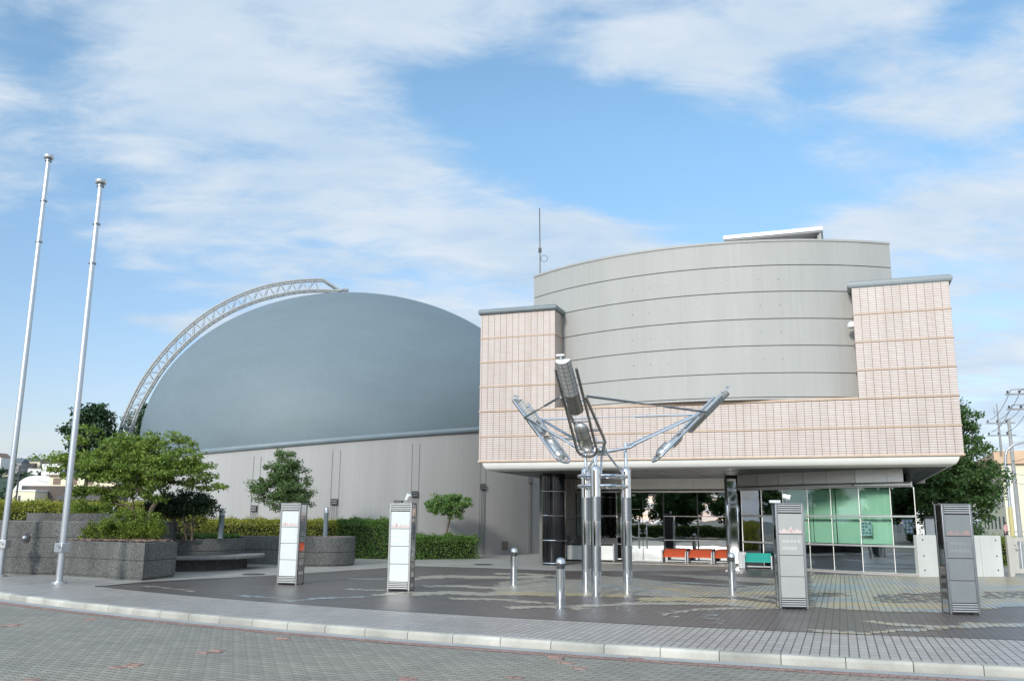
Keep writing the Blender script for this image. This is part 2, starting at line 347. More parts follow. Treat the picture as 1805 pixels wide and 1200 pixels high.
M_fascia = mat('fascia_panel', (.80, .78, .72), .33, .55, var=.05, scale=.8)
M_frame = mat('glazing_frame', (.66, .65, .62), .32, .7, var=.05)
M_glass = glass_mat('green_glass', (.84, .97, .91), .03)
M_glassd = glass_mat('clear_dark_glass', (.36, .45, .43), .29)
M_mglass = glass_mat('coated_glass', (.50, .57, .55), .36)
M_blind = mat('green_roller_blind', (.68, .79, .70), .8, var=.06, scale=3, stretch=(6, 6, .2))
M_inner = mat('interior_wall', (.16, .16, .15), .9)
M_agg = mat('exposed_aggregate', (.115, .115, .108), .85, var=.35, scale=1.1, stretch=(1, 1, .35), fine=.55, fscale=26, bmp=.5, bscale=45)
M_aggl = mat('exposed_aggregate_cap', (.22, .215, .2), .85, var=.25, scale=1.2, fine=.4, fscale=28, bmp=.4, bscale=45)
M_conc = mat('fair_faced_concrete', (.56, .57, .54), .75, var=.1, scale=1.2, stretch=(1, 1, .4), fine=.04)
M_soil = mat('bark_soil', (.12, .085, .065), .95, var=.3, scale=12)
M_chip = mat('bark_chip', (.22, .15, .12), .9, var=.2, scale=5, island=.5)
M_bark = mat('tree_bark', (.13, .10, .075), .9, var=.3, scale=6, stretch=(1, 1, .3), bmp=.4, bscale=30)
M_lf_maple = leaf_mat('leaf_maple', (.10, .19, .04), (.36, .46, .10), .4)
M_lf_dark = leaf_mat('leaf_dark', (.02, .05, .022), (.055, .11, .04), .15)
M_lf_clump = leaf_mat('leaf_deep_green', (.014, .032, .014), (.04, .075, .025), .12)  # very dark leaf green of the many-stemmed shrub group
M_lf_mid = leaf_mat('leaf_mid', (.06, .13, .045), (.19, .28, .10), .3)
M_lf_lime = leaf_mat('leaf_bright', (.10, .21, .06), (.25, .40, .12), .35)
M_lf_hedge = leaf_mat('leaf_hedge', (.08, .16, .025), (.30, .36, .06), .33)
M_lf_hedgey = leaf_mat('leaf_hedge_yellow', (.17, .22, .035), (.48, .46, .08), .35)
M_lf_hedged = leaf_mat('leaf_hedge_dark', (.06, .14, .03), (.19, .32, .07), .3)
M_lf_big = leaf_mat('leaf_street_tree', (.04, .10, .03), (.13, .22, .065), .28)
M_lf_far = leaf_mat('leaf_far', (.02, .05, .025), (.05, .085, .035), .1)
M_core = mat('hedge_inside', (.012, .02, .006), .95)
M_grass = leaf_mat('leaf_ground_cover', (.05, .13, .025), (.12, .22, .045), .3)
M_orange = mat('seat_orange_red', (.85, .16, .07), .45, var=.08)
M_teald = mat('seat_hole_teal', (.02, .24, .2), .6); M_oranged = mat('seat_hole_red', (.48, .07, .04), .6)
M_teal = mat('seat_teal', (.05, .50, .42), .45, var=.08)
M_bin = mat('bin_white_panel', (.82, .86, .84), .4, var=.05)
M_panelw = mat('sign_panel_white', (.68, .72, .71), .16, var=.03, scale=4, spec=.5)
M_panelg = mat('sign_panel_pale_grey', (.41, .415, .40), .2, var=.04, scale=4)  # part shade put into the third pylon's panels; trough and balcony share this grey
M_paneld = mat('sign_panel_shaded', (.215, .235, .24), .2, var=.05, scale=4)  # shade on the fourth pylon put into its panels' base colour
M_print = mat('faded_pink_print', (.64, .53, .50), .3, var=.12, scale=20)
M_printr = mat('red_print_mark', (.5, .26, .23), .4)
M_printd = mat('faded_pink_print_shaded', (.31, .24, .228), .3, var=.12, scale=20); M_smudge2 = mat('worn_print_part_shaded', (.50, .505, .49), .3); M_smudge3 = mat('worn_print_shaded', (.245, .265, .27), .3)  # darker copies of the worn prints, with the pylons' shade put into them
M_smudge = mat('worn_pale_print', (.72, .75, .745), .3)
M_cream = mat('cream_render', (.78, .72, .52), .8, var=.05, scale=.3)
M_orangeb = mat('orange_brown_panel', (.60, .42, .27), .7, var=.12, scale=.6)
M_whitew = mat('white_render', (.78, .77, .73), .8, var=.04, scale=.2)
M_roofb = mat('blue_grey_roof', (.12, .15, .17), .6, var=.1)
M_roofr = mat('brown_roof', (.22, .15, .11), .7, var=.15)
M_win = mat('dark_window', (.03, .035, .04), .1, spec=.8)
M_pole = mat('concrete_pole', (.36, .36, .35), .8, var=.1)
M_wire = mat('wire_black', (.02, .02, .02), .6)
M_hill = mat('hill_ground', (.05, .085, .05), .95, var=.4, scale=.02)
M_skin = mat('skin', (.55, .36, .27), .6); M_shirt = mat('pink_shirt', (.62, .33, .34), .8); M_hair = mat('black_hair', (.02, .018, .016), .5)
M_trouser = mat('dark_trousers', (.05, .05, .06), .8)
M_notice = mat('notice_paper', (.46, .54, .60), .6); M_ink = mat('notice_ink', (.09, .13, .22), .6)
M_grille = mat('grille_steel', (.36, .365, .36), .55, .5, var=.06)
M_galv = mat('galvanised', (.42, .44, .455), .42, .6, var=.12, scale=3)
M_gate = mat('gate_paint', (.50, .48, .43), .45, var=.06)

# ------------------------------------------------------------------ ground
ROAD_Z = -0.11
b = MB(); b.add([(-3000, -3000, -.32), (3000, -3000, -.32), (3000, 5000, -.32), (-3000, 5000, -.32)], [(0, 1, 2, 3)])
tag(b.build('ground', M_ground), kind='structure')
KC, KR = (19.3, 56.2), 47.56
def karc(r, n=140, a0=R_(178), a1=R_(312)): return arc(KC, r, a0, a1, n)
MB().add([(-90, -30, ROAD_Z), (110, -30, ROAD_Z), (110, 60, ROAD_Z), (-90, 60, ROAD_Z)], [(0, 1, 2, 3)]).build('road', M_road)
tag(bpy.data.objects['road'], kind='structure')
def ring_sheet(r0, r1, z, name, m, n=140):
    a = karc(r0, n); c = karc(r1, n); vs = [(p[0], p[1], z) for p in a]+[(p[0], p[1], z) for p in c]
    b = MB().add(vs, [(i, i+1, n+2+i, n+1+i) for i in range(n)]); return tag(b.build(name, m, smooth=False), kind='structure')
ring_sheet(KR+.27, KR+.02, ROAD_Z+.006, 'gutter', M_gutter)
ring_sheet(KR+.47, KR+.27, ROAD_Z+.004, 'road_edge_row', M_red)
b = MB()                                                   # kerb stones, a joint between each
n = 150; span = R_(178), R_(312); step = (span[1]-span[0])/n
for i in range(n):
    a0, a1 = span[0]+step*i+.00010, span[0]+step*(i+1)-.00010
    P = arc(KC, KR, a0, a1, 3); Q = arc(KC, KR-.16, a0, a1, 3); P2 = arc(KC, KR-.025, a0, a1, 3)
    vs = []
    for k in range(4): vs += [(*P[k], -.3), (*P[k], -.03), (*P2[k], 0.006), (*Q[k], 0.006), (*Q[k], -.3)]
    fs = [(k*5+j, k*5+5+j, k*5+5+(j+1) % 5, k*5+(j+1) % 5) for k in range(3) for j in range(5)]+[(4, 3, 2, 1, 0), (15, 16, 17, 18, 19)]
    b.add(vs, fs)
tag(b.build('kerb', M_kerb, smooth=False), kind='structure')
ka = karc(KR-.165, 140)
vs = [(p[0], p[1], 0.0) for p in ka]+[(p[0], 75 if p[0] < 45 else 40, 0.0) for p in ka]
tag(MB().add(vs, [(i, i+1, 142+i, 141+i) for i in range(140)]).build('pavement', M_apron, smooth=False), kind='structure')
# strip of long pale tiles along the kerb
SC, SR = (15.44, 50.97), 38.82
inner = arc(SC, SR, R_(229.9), R_(300), 60)
outer = karc(KR-.165, 140); outer = [p for p in outer if -21 < p[0] < 34]
b = MB(); b.sheet([(-16.5, 28.6), (-20.5, 33)]+outer+[(34, 17)]+inner[::-1]+[(-9.7, 22.6)], .004)
tag(b.build('sidewalk', M_side), kind='structure')
# brown plaza floor
pl = [tuple(G(*p)[:2]) for p in [(167, 1034), (252, 1025), (485, 1013.6), (659, 1002), (732, 997.5), (848, 1000.5), (988, 1006), (1110, 1006)]]
pl += [tuple(SQ(4.3, 30.6)[:2]), tuple(SQ(3.4, 33.4)[:2]), tuple(SQ(1.0, 31.8)[:2]), tuple(SQ(-.6, 30.9)[:2]), tuple(SQ(-2.3, 30.3)[:2]), tuple(SQ(-5, 31.4)[:2]), tuple(SQ(-9, 31.0)[:2]), tuple(SQ(-9, 20)[:2])]
pl += [p for p in inner[::-1] if p[0] < 15.5]
b = MB().sheet(pl, .008); tag(b.build('plaza_floor', M_plaza), kind='structure')
# map-like inlay: whole tiles of other colours, traced on the ground
def inlay():
    C = .115
    polys = []          # (colour index, pixel outline)
    def P(ci, pts): polys.append((ci, [G(*p) for p in pts]))
    def S(ci, pts, t):
        up = [(x, y-t/2) for x, y in pts]; dn = [(x, y+t/2) for x, y in pts][::-1]; P(ci, up+dn)
    P(3, [(880, 1026), (950, 1018), (1020, 1022), (1060, 1015), (1130, 1020), (1200, 1030), (1290, 1036), (1372, 1030), (1372, 1052), (1250, 1053), (1150, 1052), (1090, 1047), (1000, 1046), (930, 1047), (860, 1050)])
    P(3, [(1150, 1012), (1240, 1014), (1372, 1020), (1372, 1030), (1260, 1022)])
    P(0, [(1428, 1012), (1560, 1015), (1690, 1017), (1805, 1016), (1900, 1018), (1900, 1080), (1805, 1066), (1740, 1074), (1672, 1080), (1560, 1078), (1428, 1070)])
    S(0, [(735, 1018.5), (790, 1016), (850, 1018), (905, 1018), (960, 1016)], 5); S(0, [(690, 1022), (740, 1021)], 2.5)
    S(0, [(745, 1034), (800, 1032.5), (850, 1036), (900, 1036), (960, 1032)], 4); S(0, [(724, 1048), (790, 1045), (860, 1048), (930, 1045)], 6)
    S(0, [(609, 1038.5), (679, 1041)], 2.2); S(0, [(652, 1050), (721, 1044)], 3); S(0, [(787, 1055), (880, 1057), (940, 1062), (980, 1064)], 3.5)
    S(0, [(872, 1011), (940, 1012), (990, 1016)], 3); S(1, [(880, 1045), (960, 1048), (1040, 1048), (1110, 1050)], 6)
    S(0, [(892, 1072), (950, 1070), (997, 1069.5), (1067, 1067), (1120, 1064), (1253, 1064), (1340, 1069), (1372, 1072)], 4.5); P(0, [(1000, 1070), (1035, 1069), (1026, 1078), (1012, 1077)])
    S(0, [(1155, 1085), (1190, 1079.5), (1221, 1075), (1280, 1073), (1340, 1072)], 3.2); S(0, [(1165, 1082), (1188, 1088)], 2)
    S(1, [(1130, 1057), (1200, 1056), (1290, 1060), (1372, 1068)], 7); S(1, [(1150, 1036), (1250, 1046), (1372, 1046)], 5)
    S(2, [(1260, 1078), (1245, 1088), (1275, 1098), (1268, 1103)], 2); S(2, [(1010, 1030), (1100, 1034), (1180, 1044)], 3); S(2, [(1180, 1026), (1300, 1032), (1372, 1036)], 2)
    S(3, [(1220, 1040), (1300, 1050), (1372, 1060)], 4)
    P(2, [(1428, 1029), (1500, 1030), (1530, 1033), (1530, 1040), (1428, 1041)]); S(2, [(1428, 1056), (1500, 1060), (1580, 1070), (1672, 1076)], 9); S(1, [(1460, 1064), (1560, 1067), (1672, 1071)], 7)
    S(2, [(1500, 1022), (1600, 1030), (1700, 1040), (1805, 1034)], 3); S(2, [(1735, 1068), (1805, 1066), (1860, 1062)], 6); S(1, [(1735, 1022), (1805, 1028), (1880, 1030)], 7); S(1, [(1428, 1015), (1600, 1017.5), (1800, 1019.5)], 2.4)
    P(9, [(1540, 1049), (1600, 1046), (1672, 1044), (1672, 1062), (1600, 1064), (1548, 1062)]); P(9, [(1735, 1044), (1850, 1040), (1850, 1054), (1735, 1056)]); P(9, [(1428, 1044), (1480, 1045), (1500, 1052), (1428, 1052)])
    S(0, [(1422, 1111.5), (1531, 1118), (1575, 1112), (1669, 1106), (1805, 1101), (1880, 1098)], 5.5); S(0, [(1524, 1096), (1600, 1102), (1669, 1107)], 4); S(0, [(1700, 1098), (1760, 1102), (1830, 1104)], 4)
    S(2, [(610, 1020), (680, 1021)], 1.6); S(0, [(252, 1033), (300, 1037), (350, 1044)], 1.6); S(2, [(420, 1050), (480, 1054), (512, 1060), (560, 1055), (650, 1052)], 1.8)
    rng = np.random.default_rng(5)
    ss = np.arange(-9, 20, C); qq = np.arange(13, 34, C)
    Sg, Qg = np.meshgrid(ss, qq); X = E1.x*Sg+E2.x*Qg; Y = E1.y*Sg+E2.y*Qg
    jx = X+rng.normal(0, .05, X.shape); jy = Y+rng.normal(0, .05, Y.shape)
    lab = np.full(X.shape, -1)
    def inside(poly, X, Y):
        r = np.zeros(X.shape, bool); n = len(poly)
        for i in range(n):
            x0, y0 = poly[i][:2]; x1, y1 = poly[i-1][:2]
            c = ((y0 > Y) != (y1 > Y)); r ^= c & (X < (x1-x0)*(Y-y0)/(y1-y0+1e-12)+x0)
        return r
    for ci, poly in polys:
        ins = inside(poly, jx, jy)
        if ci == 9: lab[ins & (rng.random(X.shape) < .62)] = -1
        else: lab[ins] = ci
    lab[~inside(pl, X, Y)] = -1
    sp = rng.random(X.shape); m3 = (lab == 3); lab[m3 & (sp < .10)] = 2; lab[m3 & (sp > .86)] = 1; m0 = (lab == 0) & (X > 4); lab[m0 & (sp < .12)] = 2; lab[m0 & (sp > .8)] = 1
    h = C/2; bm = MB()
    for ci in range(4):
        bm.cur = ci
        for i, j in zip(*np.where(lab == ci)):
            s0, q0 = Sg[i, j], Qg[i, j]
            bm.add([SQ(s0+h, q0-h, .012), SQ(s0-h, q0-h, .012), SQ(s0-h, q0+h, .012), SQ(s0+h, q0+h, .012)], [(0, 1, 2, 3)])
    tag(bm.build('plaza_inlay', M_inl, smooth=False), kind='structure')
inlay()
b = MB()                                                   # red pavers set singly in the road
for (px, py, k) in [(30, 1100, 3), (165, 1090, 2), (240, 1170, 3), (385, 1146, 3), (500, 1124, 2), (60, 1198, 2), (980, 1157, 2), (998, 1168, 1), (1020, 1177, 1), (908, 1194, 1), (1120, 1160, 1), (720, 1195, 2)]:
    p = G(px, py, ROAD_Z)
    for i in range(k):
        c = p+Vector((math.cos(R_(-28)), math.sin(R_(-28)), 0))*(.07*(i % 2))+Vector((math.sin(R_(28)), math.cos(R_(28)), 0))*(-.13*i)
        b.box((c.x, c.y, ROAD_Z+.002), (.2, .1, .012), rz=R_(-28))
tag(b.build('red_paver_inlay', M_red, smooth=False, bevel=.006), kind='structure')
for (px, py, s) in [(852, 994.7, .33), (447, 1012, .3)]:
    p = G(px, py); o = thing('drain_cover', (p.x, p.y, .012), 'flat dark round drain cover in the pale paving '+('before the short hedge' if px > 600 else 'before the concrete bench'), 'drain cover', group='drain covers in the paving')
    MB().lathe([(0, .004), (s*.8, .004), (s*.82, 0), (s, .006), (s+.02, -.004)], n=28).build('cover_plate', M_dark, o)

# ------------------------------------------------------------------ planetarium hall with the dome
DC = Vector((-8.635, 49.31, 0)); DR = 11.25; GX, GY, Z0 = .0927, .0764, 5.588
hall = thing('planetarium_hall', (DC.x, DC.y, 0), 'round concrete hall under a big blue grey dome', 'building')
def rimz(a, r=DR): return Z0 + GX*r*math.sin(a) - GY*r*math.cos(a)       # a measured from the street side
n = 160; vs = []; fs = []
for i in range(n):
    a = 2*math.pi*i/n; x, y = math.sin(a), -math.cos(a)
    vs += [(DR*x, DR*y, -.1), (DR*x, DR*y, rimz(a)-.05), ((DR-.5)*x, (DR-.5)*y, rimz(a, DR-.5)-.05)]
for i in range(n):
    j = (i+1) % n; fs += [(i*3, j*3, j*3+1, i*3+1), (i*3+1, j*3+1, j*3+2, i*3+2)]
MB().add(vs, fs).build('wall', M_wall, hall)
b = MB(); b.tube([(DR*math.sin(2*math.pi*i/n), -DR*math.cos(2*math.pi*i/n), rimz(2*math.pi*i/n)) for i in range(n)], .125, 10, closed=True); b.build('rim', M_rim, hall)
RR, HH = 10.98, 8.26; tilt = math.atan(GY); nz = Vector((0, -GY, 1)).normalized(); ey = Vector((0, 1, GY)).normalized(); ex = Vector((1, 0, 0))
rows, cols = 48, 120; vs = []; fs = []
for i in range(rows+1):
    la = R_(-9)+(R_(90)-R_(-9))*i/rows
    for j in range(cols):
        t = 2*math.pi*j/cols; p = ex*(RR*math.cos(la)*math.cos(t))+ey*(RR*math.cos(la)*math.sin(t))+nz*(HH*math.sin(la)); vs.append((p.x, p.y, p.z+Z0))
for i in range(rows):
    for j in range(cols): fs.append((i*cols+j, i*cols+(j+1) % cols, (i+1)*cols+(j+1) % cols, (i+1)*cols+j))
MB().add(vs, fs).build('dome', M_dome, hall, angle=80)
for k in range(-3, 9):                                      # paired joints, a vent and its conduits
    a = -.49720689+.30261028*k
    t = Vector((math.cos(a), math.sin(a), 0)); nn = Vector((math.sin(a), -math.cos(a), 0)); z1 = rimz(a)-.42
    g = MB()
    for sgn in (-1, 1): g.box(nn*(DR+.004)+t*(.165*sgn)+Vector((0, 0, z1/2)), (.014, .02, z1), rz=a)
    g.build('wall_joint', M_joint, hall)
    zv = z1-2.17
    v = MB().box(nn*(DR+.03)+Vector((0, 0, zv)), (.26, .12, .26), rz=a).build('vent', M_dark, hall, bevel=.01)
    for q in range(2): v2 = MB().box(nn*(DR+.098)+Vector((0, 0, zv-.06+.1*q)), (.2, .02, .035), rz=a).build('louvre', M_grey, v)
    g = MB()
    for q in (-.09, 0, .09): g.tube([nn*(DR+.02)+t*q+Vector((0, 0, zv-.13)), nn*(DR+.02)+t*q+Vector((0, 0, .1))], .012, 6)
    g.build('conduit', M_grey, hall)
a = math.asin((-.25+8.635)/DR); nn = Vector((math.sin(a), -math.cos(a), 0))
MB().box(nn*(DR+.012)+Vector((0, 0, .42)), (.38, .04, .38), rz=a).build('access_hatch', mat('hatch_brown', (.2, .17, .14), .6), hall, bevel=.006)

# maintenance gantry arched over the dome
OUT = [(-13.02, 4.75), (-12.92, 5.86), (-12.58, 7.15), (-11.9, 8.77), (-10.86, 10.38), (-9.69, 11.7), (-8.38, 12.8), (-6.92, 13.65), (-5.41, 14.24), (-3.76, 14.6), (-2.28, 14.75)]
INN = [(-12.5, 4.75), (-12.36, 5.8), (-12.05, 7.0), (-11.5, 8.25), (-10.8, 9.5), (-9.8, 10.74), (-8.62, 11.85), (-7.32, 12.72), (-5.9, 13.38), (-4.36, 13.84), (-2.9, 14.08), (-1.2, 14.12)]
def cat(pts, k=8):
    o = []
    for i in range(len(pts)-1):
        p0, p1, p2, p3 = [Vector(pts[max(0, min(len(pts)-1, i+d))]) for d in (-1, 0, 1, 2)]
        for j in range(k):
            t = j/k; o.append(.5*((2*p1)+(p2-p0)*t+(2*p0-5*p1+4*p2-p3)*t*t+(3*p1-p0-3*p2+p3)*t**3))
    o.append(Vector(pts[-1])); return o
gan = thing('dome_gantry', (DC.x, DC.y, .12), 'white lattice arch curving over the left side of the dome', 'gantry', rz=R_(10)); gan.scale = (.946, 1, .995)
oc, ic = cat(OUT), cat(INN)
def at(c, t): 
    f = t*(len(c)-1); i = min(int(f), len(c)-2); return c[i].lerp(c[i+1], f-i)
for y in (-.28, .16):
    MB().tube([(p.x, y, p.y) for p in oc], .06, 8).build('outer_chord', M_truss, gan)
    MB().tube([(p.x, y, p.y) for p in ic], .06, 8).build('inner_chord', M_truss, gan)
    w = MB(); N = 25
    for i in range(N):
        a, b2 = at(oc, i/N), at(ic, i/N*.93); c2 = at(ic, (i+1)/N*.93)
        w.tube([(a.x, y, a.y), (b2.x, y, b2.y)], .022, 6); w.tube([(a.x, y, a.y), (c2.x, y, c2.y)], .019, 6)
    w.tube([(oc[-1].x, y, oc[-1].y), (-1.2, y, 14.12)], .06, 8)
    w.build('lattice', M_truss, gan)
cr0 = MB().tube([(0, -.28, 0), (0, .16, 0)], .012, 6).build('cross_rail', M_truss, gan)
for i in range(28):
    for k_, p in enumerate((at(oc, i/27), at(ic, i/27*.95))):
        o = cr0 if i+k_ == 0 else cr0.copy()
        if o is not cr0: col.objects.link(o); o.parent = gan
        o.location = (p.x, 0, p.y)
w = MB(); w.tube([(-1.2, -.28, 14.12), (-1.2, .16, 14.12)], .05, 8); w.tube([(-1.0, -.06, 14.15), (-.6, -.06, 13.5)], .09, 10); w.box((-.95, -.06, 14.22), (.42, .2, .12)); w.build('pivot', M_grey, gan)
w = MB(); w.box((-12.4, -.06, 4.72), (1.3, .8, .14)); w.lathe([(.0, -.06), (.16, -.06), (.16, .06), (0, .06)], (-12.2, -.06, 4.62), 14); w.build('foot_carriage', M_grey, gan)

# ------------------------------------------------------------------ entrance building
QF = 29.0; S0, S1 = -3.49, 11.75
bld = thing('entrance_building', SQ(4.125, 36), 'pink tiled entrance building with a pale curved drum above', 'building', rz=R_(-20))
OX, OY = 4.125, 36
def L(s, q, z=0.): return (OX-s, q-OY, z)
def lb(mb, s0, s1, q0, q1, z0, z1): return mb.bb(OX-s1, OX-s0, q0-OY, q1-OY, z0, z1)
ZT = [3.545, 4.42, 5.30, 6.175, 7.05, 7.925, 8.79]
QB = 42.3
# tiled walls: front apron, two towers, side and back walls
b = MB()
lb(b, S0, S1, QF, QF+.35, ZT[0], ZT[2]); b.build('parapet_wall', M_pink, bld)
lb(MB(), 8.97, S1, QF+.0, QF+1.6, ZT[2]+.001, ZT[6]).build('left_tower_wall', M_pink, bld)
lb(MB(), S0, -.74, QF+.0, QB, ZT[2]+.001, ZT[6]).build('right_tower_wall', M_pink, bld)
b = MB(); lb(b, S0, S0+.35, QF+.351, QB, ZT[0], ZT[2]); lb(b, S1-.35, S1, QF+.351, QB, ZT[0], ZT[2]); lb(b, S0, S1, QB+.001, QB+.35, 3.26, ZT[2]); b.build('side_wall', M_pink, bld)
lb(MB(), S0+.36, S1-.36, QF+.36, QB-.01, 4.4, 5.0).build('roof_deck', M_grey, bld)
tr = MB()
def ring_trim(z, s0, s1, q0, q1, d=.022, h=.045):
    for (a0, a1, b0, b1) in ((s0-d, s1+d, q0-d, q0), (s0-d, s0, q0+.0005, q1), (s1, s1+d, q0+.0005, q1)): lb(tr, a0, a1, b0, b1, z-h/2, z+h/2)
ring_trim(ZT[0]+.02, S0, S1, QF, QB, .03, .06); ring_trim(ZT[1], S0, S1, QF, QB); ring_trim(ZT[2], S0, S1, QF, QB, .03)
for z in ZT[3:6]: ring_trim(z, 8.97, S1, QF, QF+1.6); ring_trim(z, S0, -.74, QF, QB)
tr.build('terracotta_trim', M_trim, bld, bevel=.012)
cp = MB(); lb(cp, -.71, 8.94, QF-.03, QF+.38, ZT[2]+.022, ZT[2]+.05); cp.build('parapet_cap', M_trim, bld)
def rounded_cope(s0, s1, q0, q1):
    c = MB(); r = .105; z = ZT[6]+.09
    pts = [L(s0-.02, q1, z), L(s0-.02, q0-.02, z), L(s1+.02, q0-.02, z), L(s1+.02, q1, z)]
    c.tube(pts, r, 12); lb(c, s0, s1, q0, q1, ZT[6]+.001, ZT[6]+.16); return c
rounded_cope(8.97, S1, QF, QF+1.6).build('coping', M_cope, bld); rounded_cope(S0, -.74, QF, QB).build('coping', M_cope, bld)
# rounded lip under the tiles and the dark soffit
lp = MB(); prof = [(.04+.30*(1-math.cos(t)), ZT[0]-.004-.305*math.sin(t)) for t in [R_(90)*i/8 for i in range(9)]]
prof = [(.03, ZT[0])]+prof
def inset(d): return [L(S0+d+.08, QB, 0), L(S0+d+.08, QF+d, 0), L(S1-d-.08, QF+d, 0), L(S1-d-.08, QB, 0)]
vs = [(p[0], p[1], z) for d, z in prof for p in inset(d)]
fs = [(i*4+j, i*4+j+1, (i+1)*4+j+1, (i+1)*4+j) for i in range(len(prof)-1) for j in range(3)]
lp.add(vs, fs).build('soffit_lip', M_lip, bld, angle=50)
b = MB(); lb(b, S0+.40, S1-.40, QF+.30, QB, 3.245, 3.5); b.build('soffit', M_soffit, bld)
b = MB()
for s in [S0+.9+1.45*i for i in range(10)]: lb(b, s, s+.012, QF+.4, 36, 3.238, 3.2455)
b.build('soffit_seam', M_groove, bld)
# curved drum
DS, DQ, DRR = 3.97, 39.7, 10.96; ang0, ang1 = math.asin((10.34-DS)/DRR), math.asin((DS+2.02)/DRR)
zl = [5.365, 5.44, 6.21, 7.09, 7.965, 8.86, 9.735, 10.6]
prof = []
for i, z in enumerate(zl):
    if i in (0,): prof += [(DRR-.6, z), (DRR, z)]
    elif i == len(zl)-1: prof += [(DRR, z-.07), (DRR+.03, z-.068), (DRR+.03, z), (DRR-.4, z)]
    else: prof += [(DRR, z-.016), (DRR-.05, z-.014), (DRR-.05, z+.014), (DRR, z+.016)]
b = MB(); c = L(DS, DQ)
A0, A1 = -math.pi/2-ang0, -math.pi/2+ang1
b.lathe(prof, (c[0], c[1], 0), 90, A0, A1)
b.build('drum_wall', M_drum, bld, angle=30)
b = MB()
for s in (10.34, -2.02):
    qd = DQ-math.sqrt(DRR**2-(s-DS)**2); lb(b, s-(.2 if s > 0 else 0), s+(0 if s > 0 else .2), qd+.02, QB-1, 5.0, 10.595)
pts = arc((c[0], c[1]), DRR-.1, A0, A1, 40)+[(OX+2.0, QB-1-OY), (OX-10.3, QB-1-OY)]
b.prism(pts, 10.2, 10.5); b.build('drum_roof', M_drum, bld)
bolt = MB().lathe([(0, .028), (.011, .028), (.013, .018), (.013, 0)], n=10).build('bolt', M_satin, bld)
first = True
for r, z in enumerate((9.28, 8.41, 7.53, 6.66)):
    for k in range(9):
        a = R_(11.78-3.14*k); o = bolt if first else bolt.copy()
        if not first: col.objects.link(o); o.parent = bld
        first = False
        p = L(DS+(DRR)*math.sin(a), DQ-(DRR)*math.cos(a), z); o.location = p; o.rotation_euler = (R_(90), 0, -a)
# roof house above the drum
b = MB(); lb(b, .0, 3.55, 33.0, 36.5, 12.02, 12.17); b.build('roof_canopy', M_white, bld, bevel=.01)
b = MB(); lb(b, .05, 3.5, 33.05, 36.45, 11.97, 12.019); b.build('canopy_underside', M_grey, bld)
b = MB(); lb(b, .3, 3.2, 33.75, 36.2, 10.4, 11.97); b.build('roof_house_wall', M_whitew, bld)
b = MB(); lb(b, .06, .14, 33.1, 33.2, 10.5, 11.97); lb(b, .06, .2, 33.2, 36, 11.2, 11.96); b.build('canopy_post', M_grey, bld)
# small half round lamp on the right tower
b = MB().ball((0, 0, 0), .16, 14, z0=0); b.lathe([(0, 0), (.16, 0), (.15, -.05), (0, -.05)], n=14)
wl = b.build('wall_light', M_white, bld); wl.location = L(-.70, QF+.25, 7.62)
# black column with steel bands
cl = MB(); cc = L(9.86, 31.75); cl.lathe([(.43, 0), (.43, 3.244)], (cc[0], cc[1], 0), 48); col_o = cl.build('column', M_black, bld)
for z in (.07, .87, 1.75, 2.62):
    MB().tube([(cc[0]+.445*math.cos(t), cc[1]+.445*math.sin(t), z) for t in [2*math.pi*i/40 for i in range(40)]], .024, 8, closed=True).build('band', M_steel, col_o)
# glazing along a faceted curve
GP = [(-2.17, 30.45), (-1.5, 30.72), (-.58, 31.08), (.28, 31.58), (1.02, 32.02), (1.85, 32.58), (2.6, 33.12), (3.35, 33.72)]
def segbox(mb, a, c, z0, z1, t, off=0., g0=0., g1=0.):
    A, B = Vector(L(*a)), Vector(L(*c)); d = (B-A); d.z = 0; ln = d.length; d.normalize(); nrm = Vector((-d.y, d.x, 0))
    if nrm.y > 0: nrm = -nrm                                   # towards the street
    A2 = A+d*g0; B2 = B-d*g1; m = (A2+B2)/2+nrm*off; ang = math.atan2(d.y, d.x)
    mb.box((m.x, m.y, (z0+z1)/2), ((B2-A2).length, t, z1-z0), rz=ang); return mb
for i in range(len(GP)-1):
    a, c = GP[i], GP[i+1]
    for k, (z0, z1) in enumerate(((.09, .87), (.90, 1.78), (1.81, 2.69))):
        pm = M_glassd if i in (0, 5, 6) else M_glass
        if k == 0: pm = M_mglass if i == 1 else M_glassd
        segbox(MB(), a, c, z0, z1, .012, 0, .012, .012).build('pane', pm, bld, smooth=False)
    if i in (1, 2, 3, 4):
        segbox(MB(), a, c, .93, 2.68, .01, -.28, .02, .02).build('blind', M_blind, bld, smooth=False)
for (z0, z1, t_, of_) in ((.855, .915, .07, .03), (1.765, 1.825, .07, .03), (.05, .09, .07, .03), (2.69, 2.74, .10, .10)):
    b = MB()
    for i in range(len(GP)-1): segbox(b, GP[i], GP[i+1], z0, z1, t_, of_)
    b.build('glazing_rail', M_frame, bld, bevel=.008)
for i, p in enumerate(GP): q = L(*p); MB().box((q[0], q[1]+.03, 1.38), (.022 if i < 6 else .05, .06, 2.62)).build('mullion', M_frame, bld)
b = MB()
for i in range(len(GP)-1): segbox(b, GP[i], GP[i+1], .004, .05, .16, .0)
b.build('plinth', M_stone, bld)
b = MB()                                                       # sloping ledge over the glass
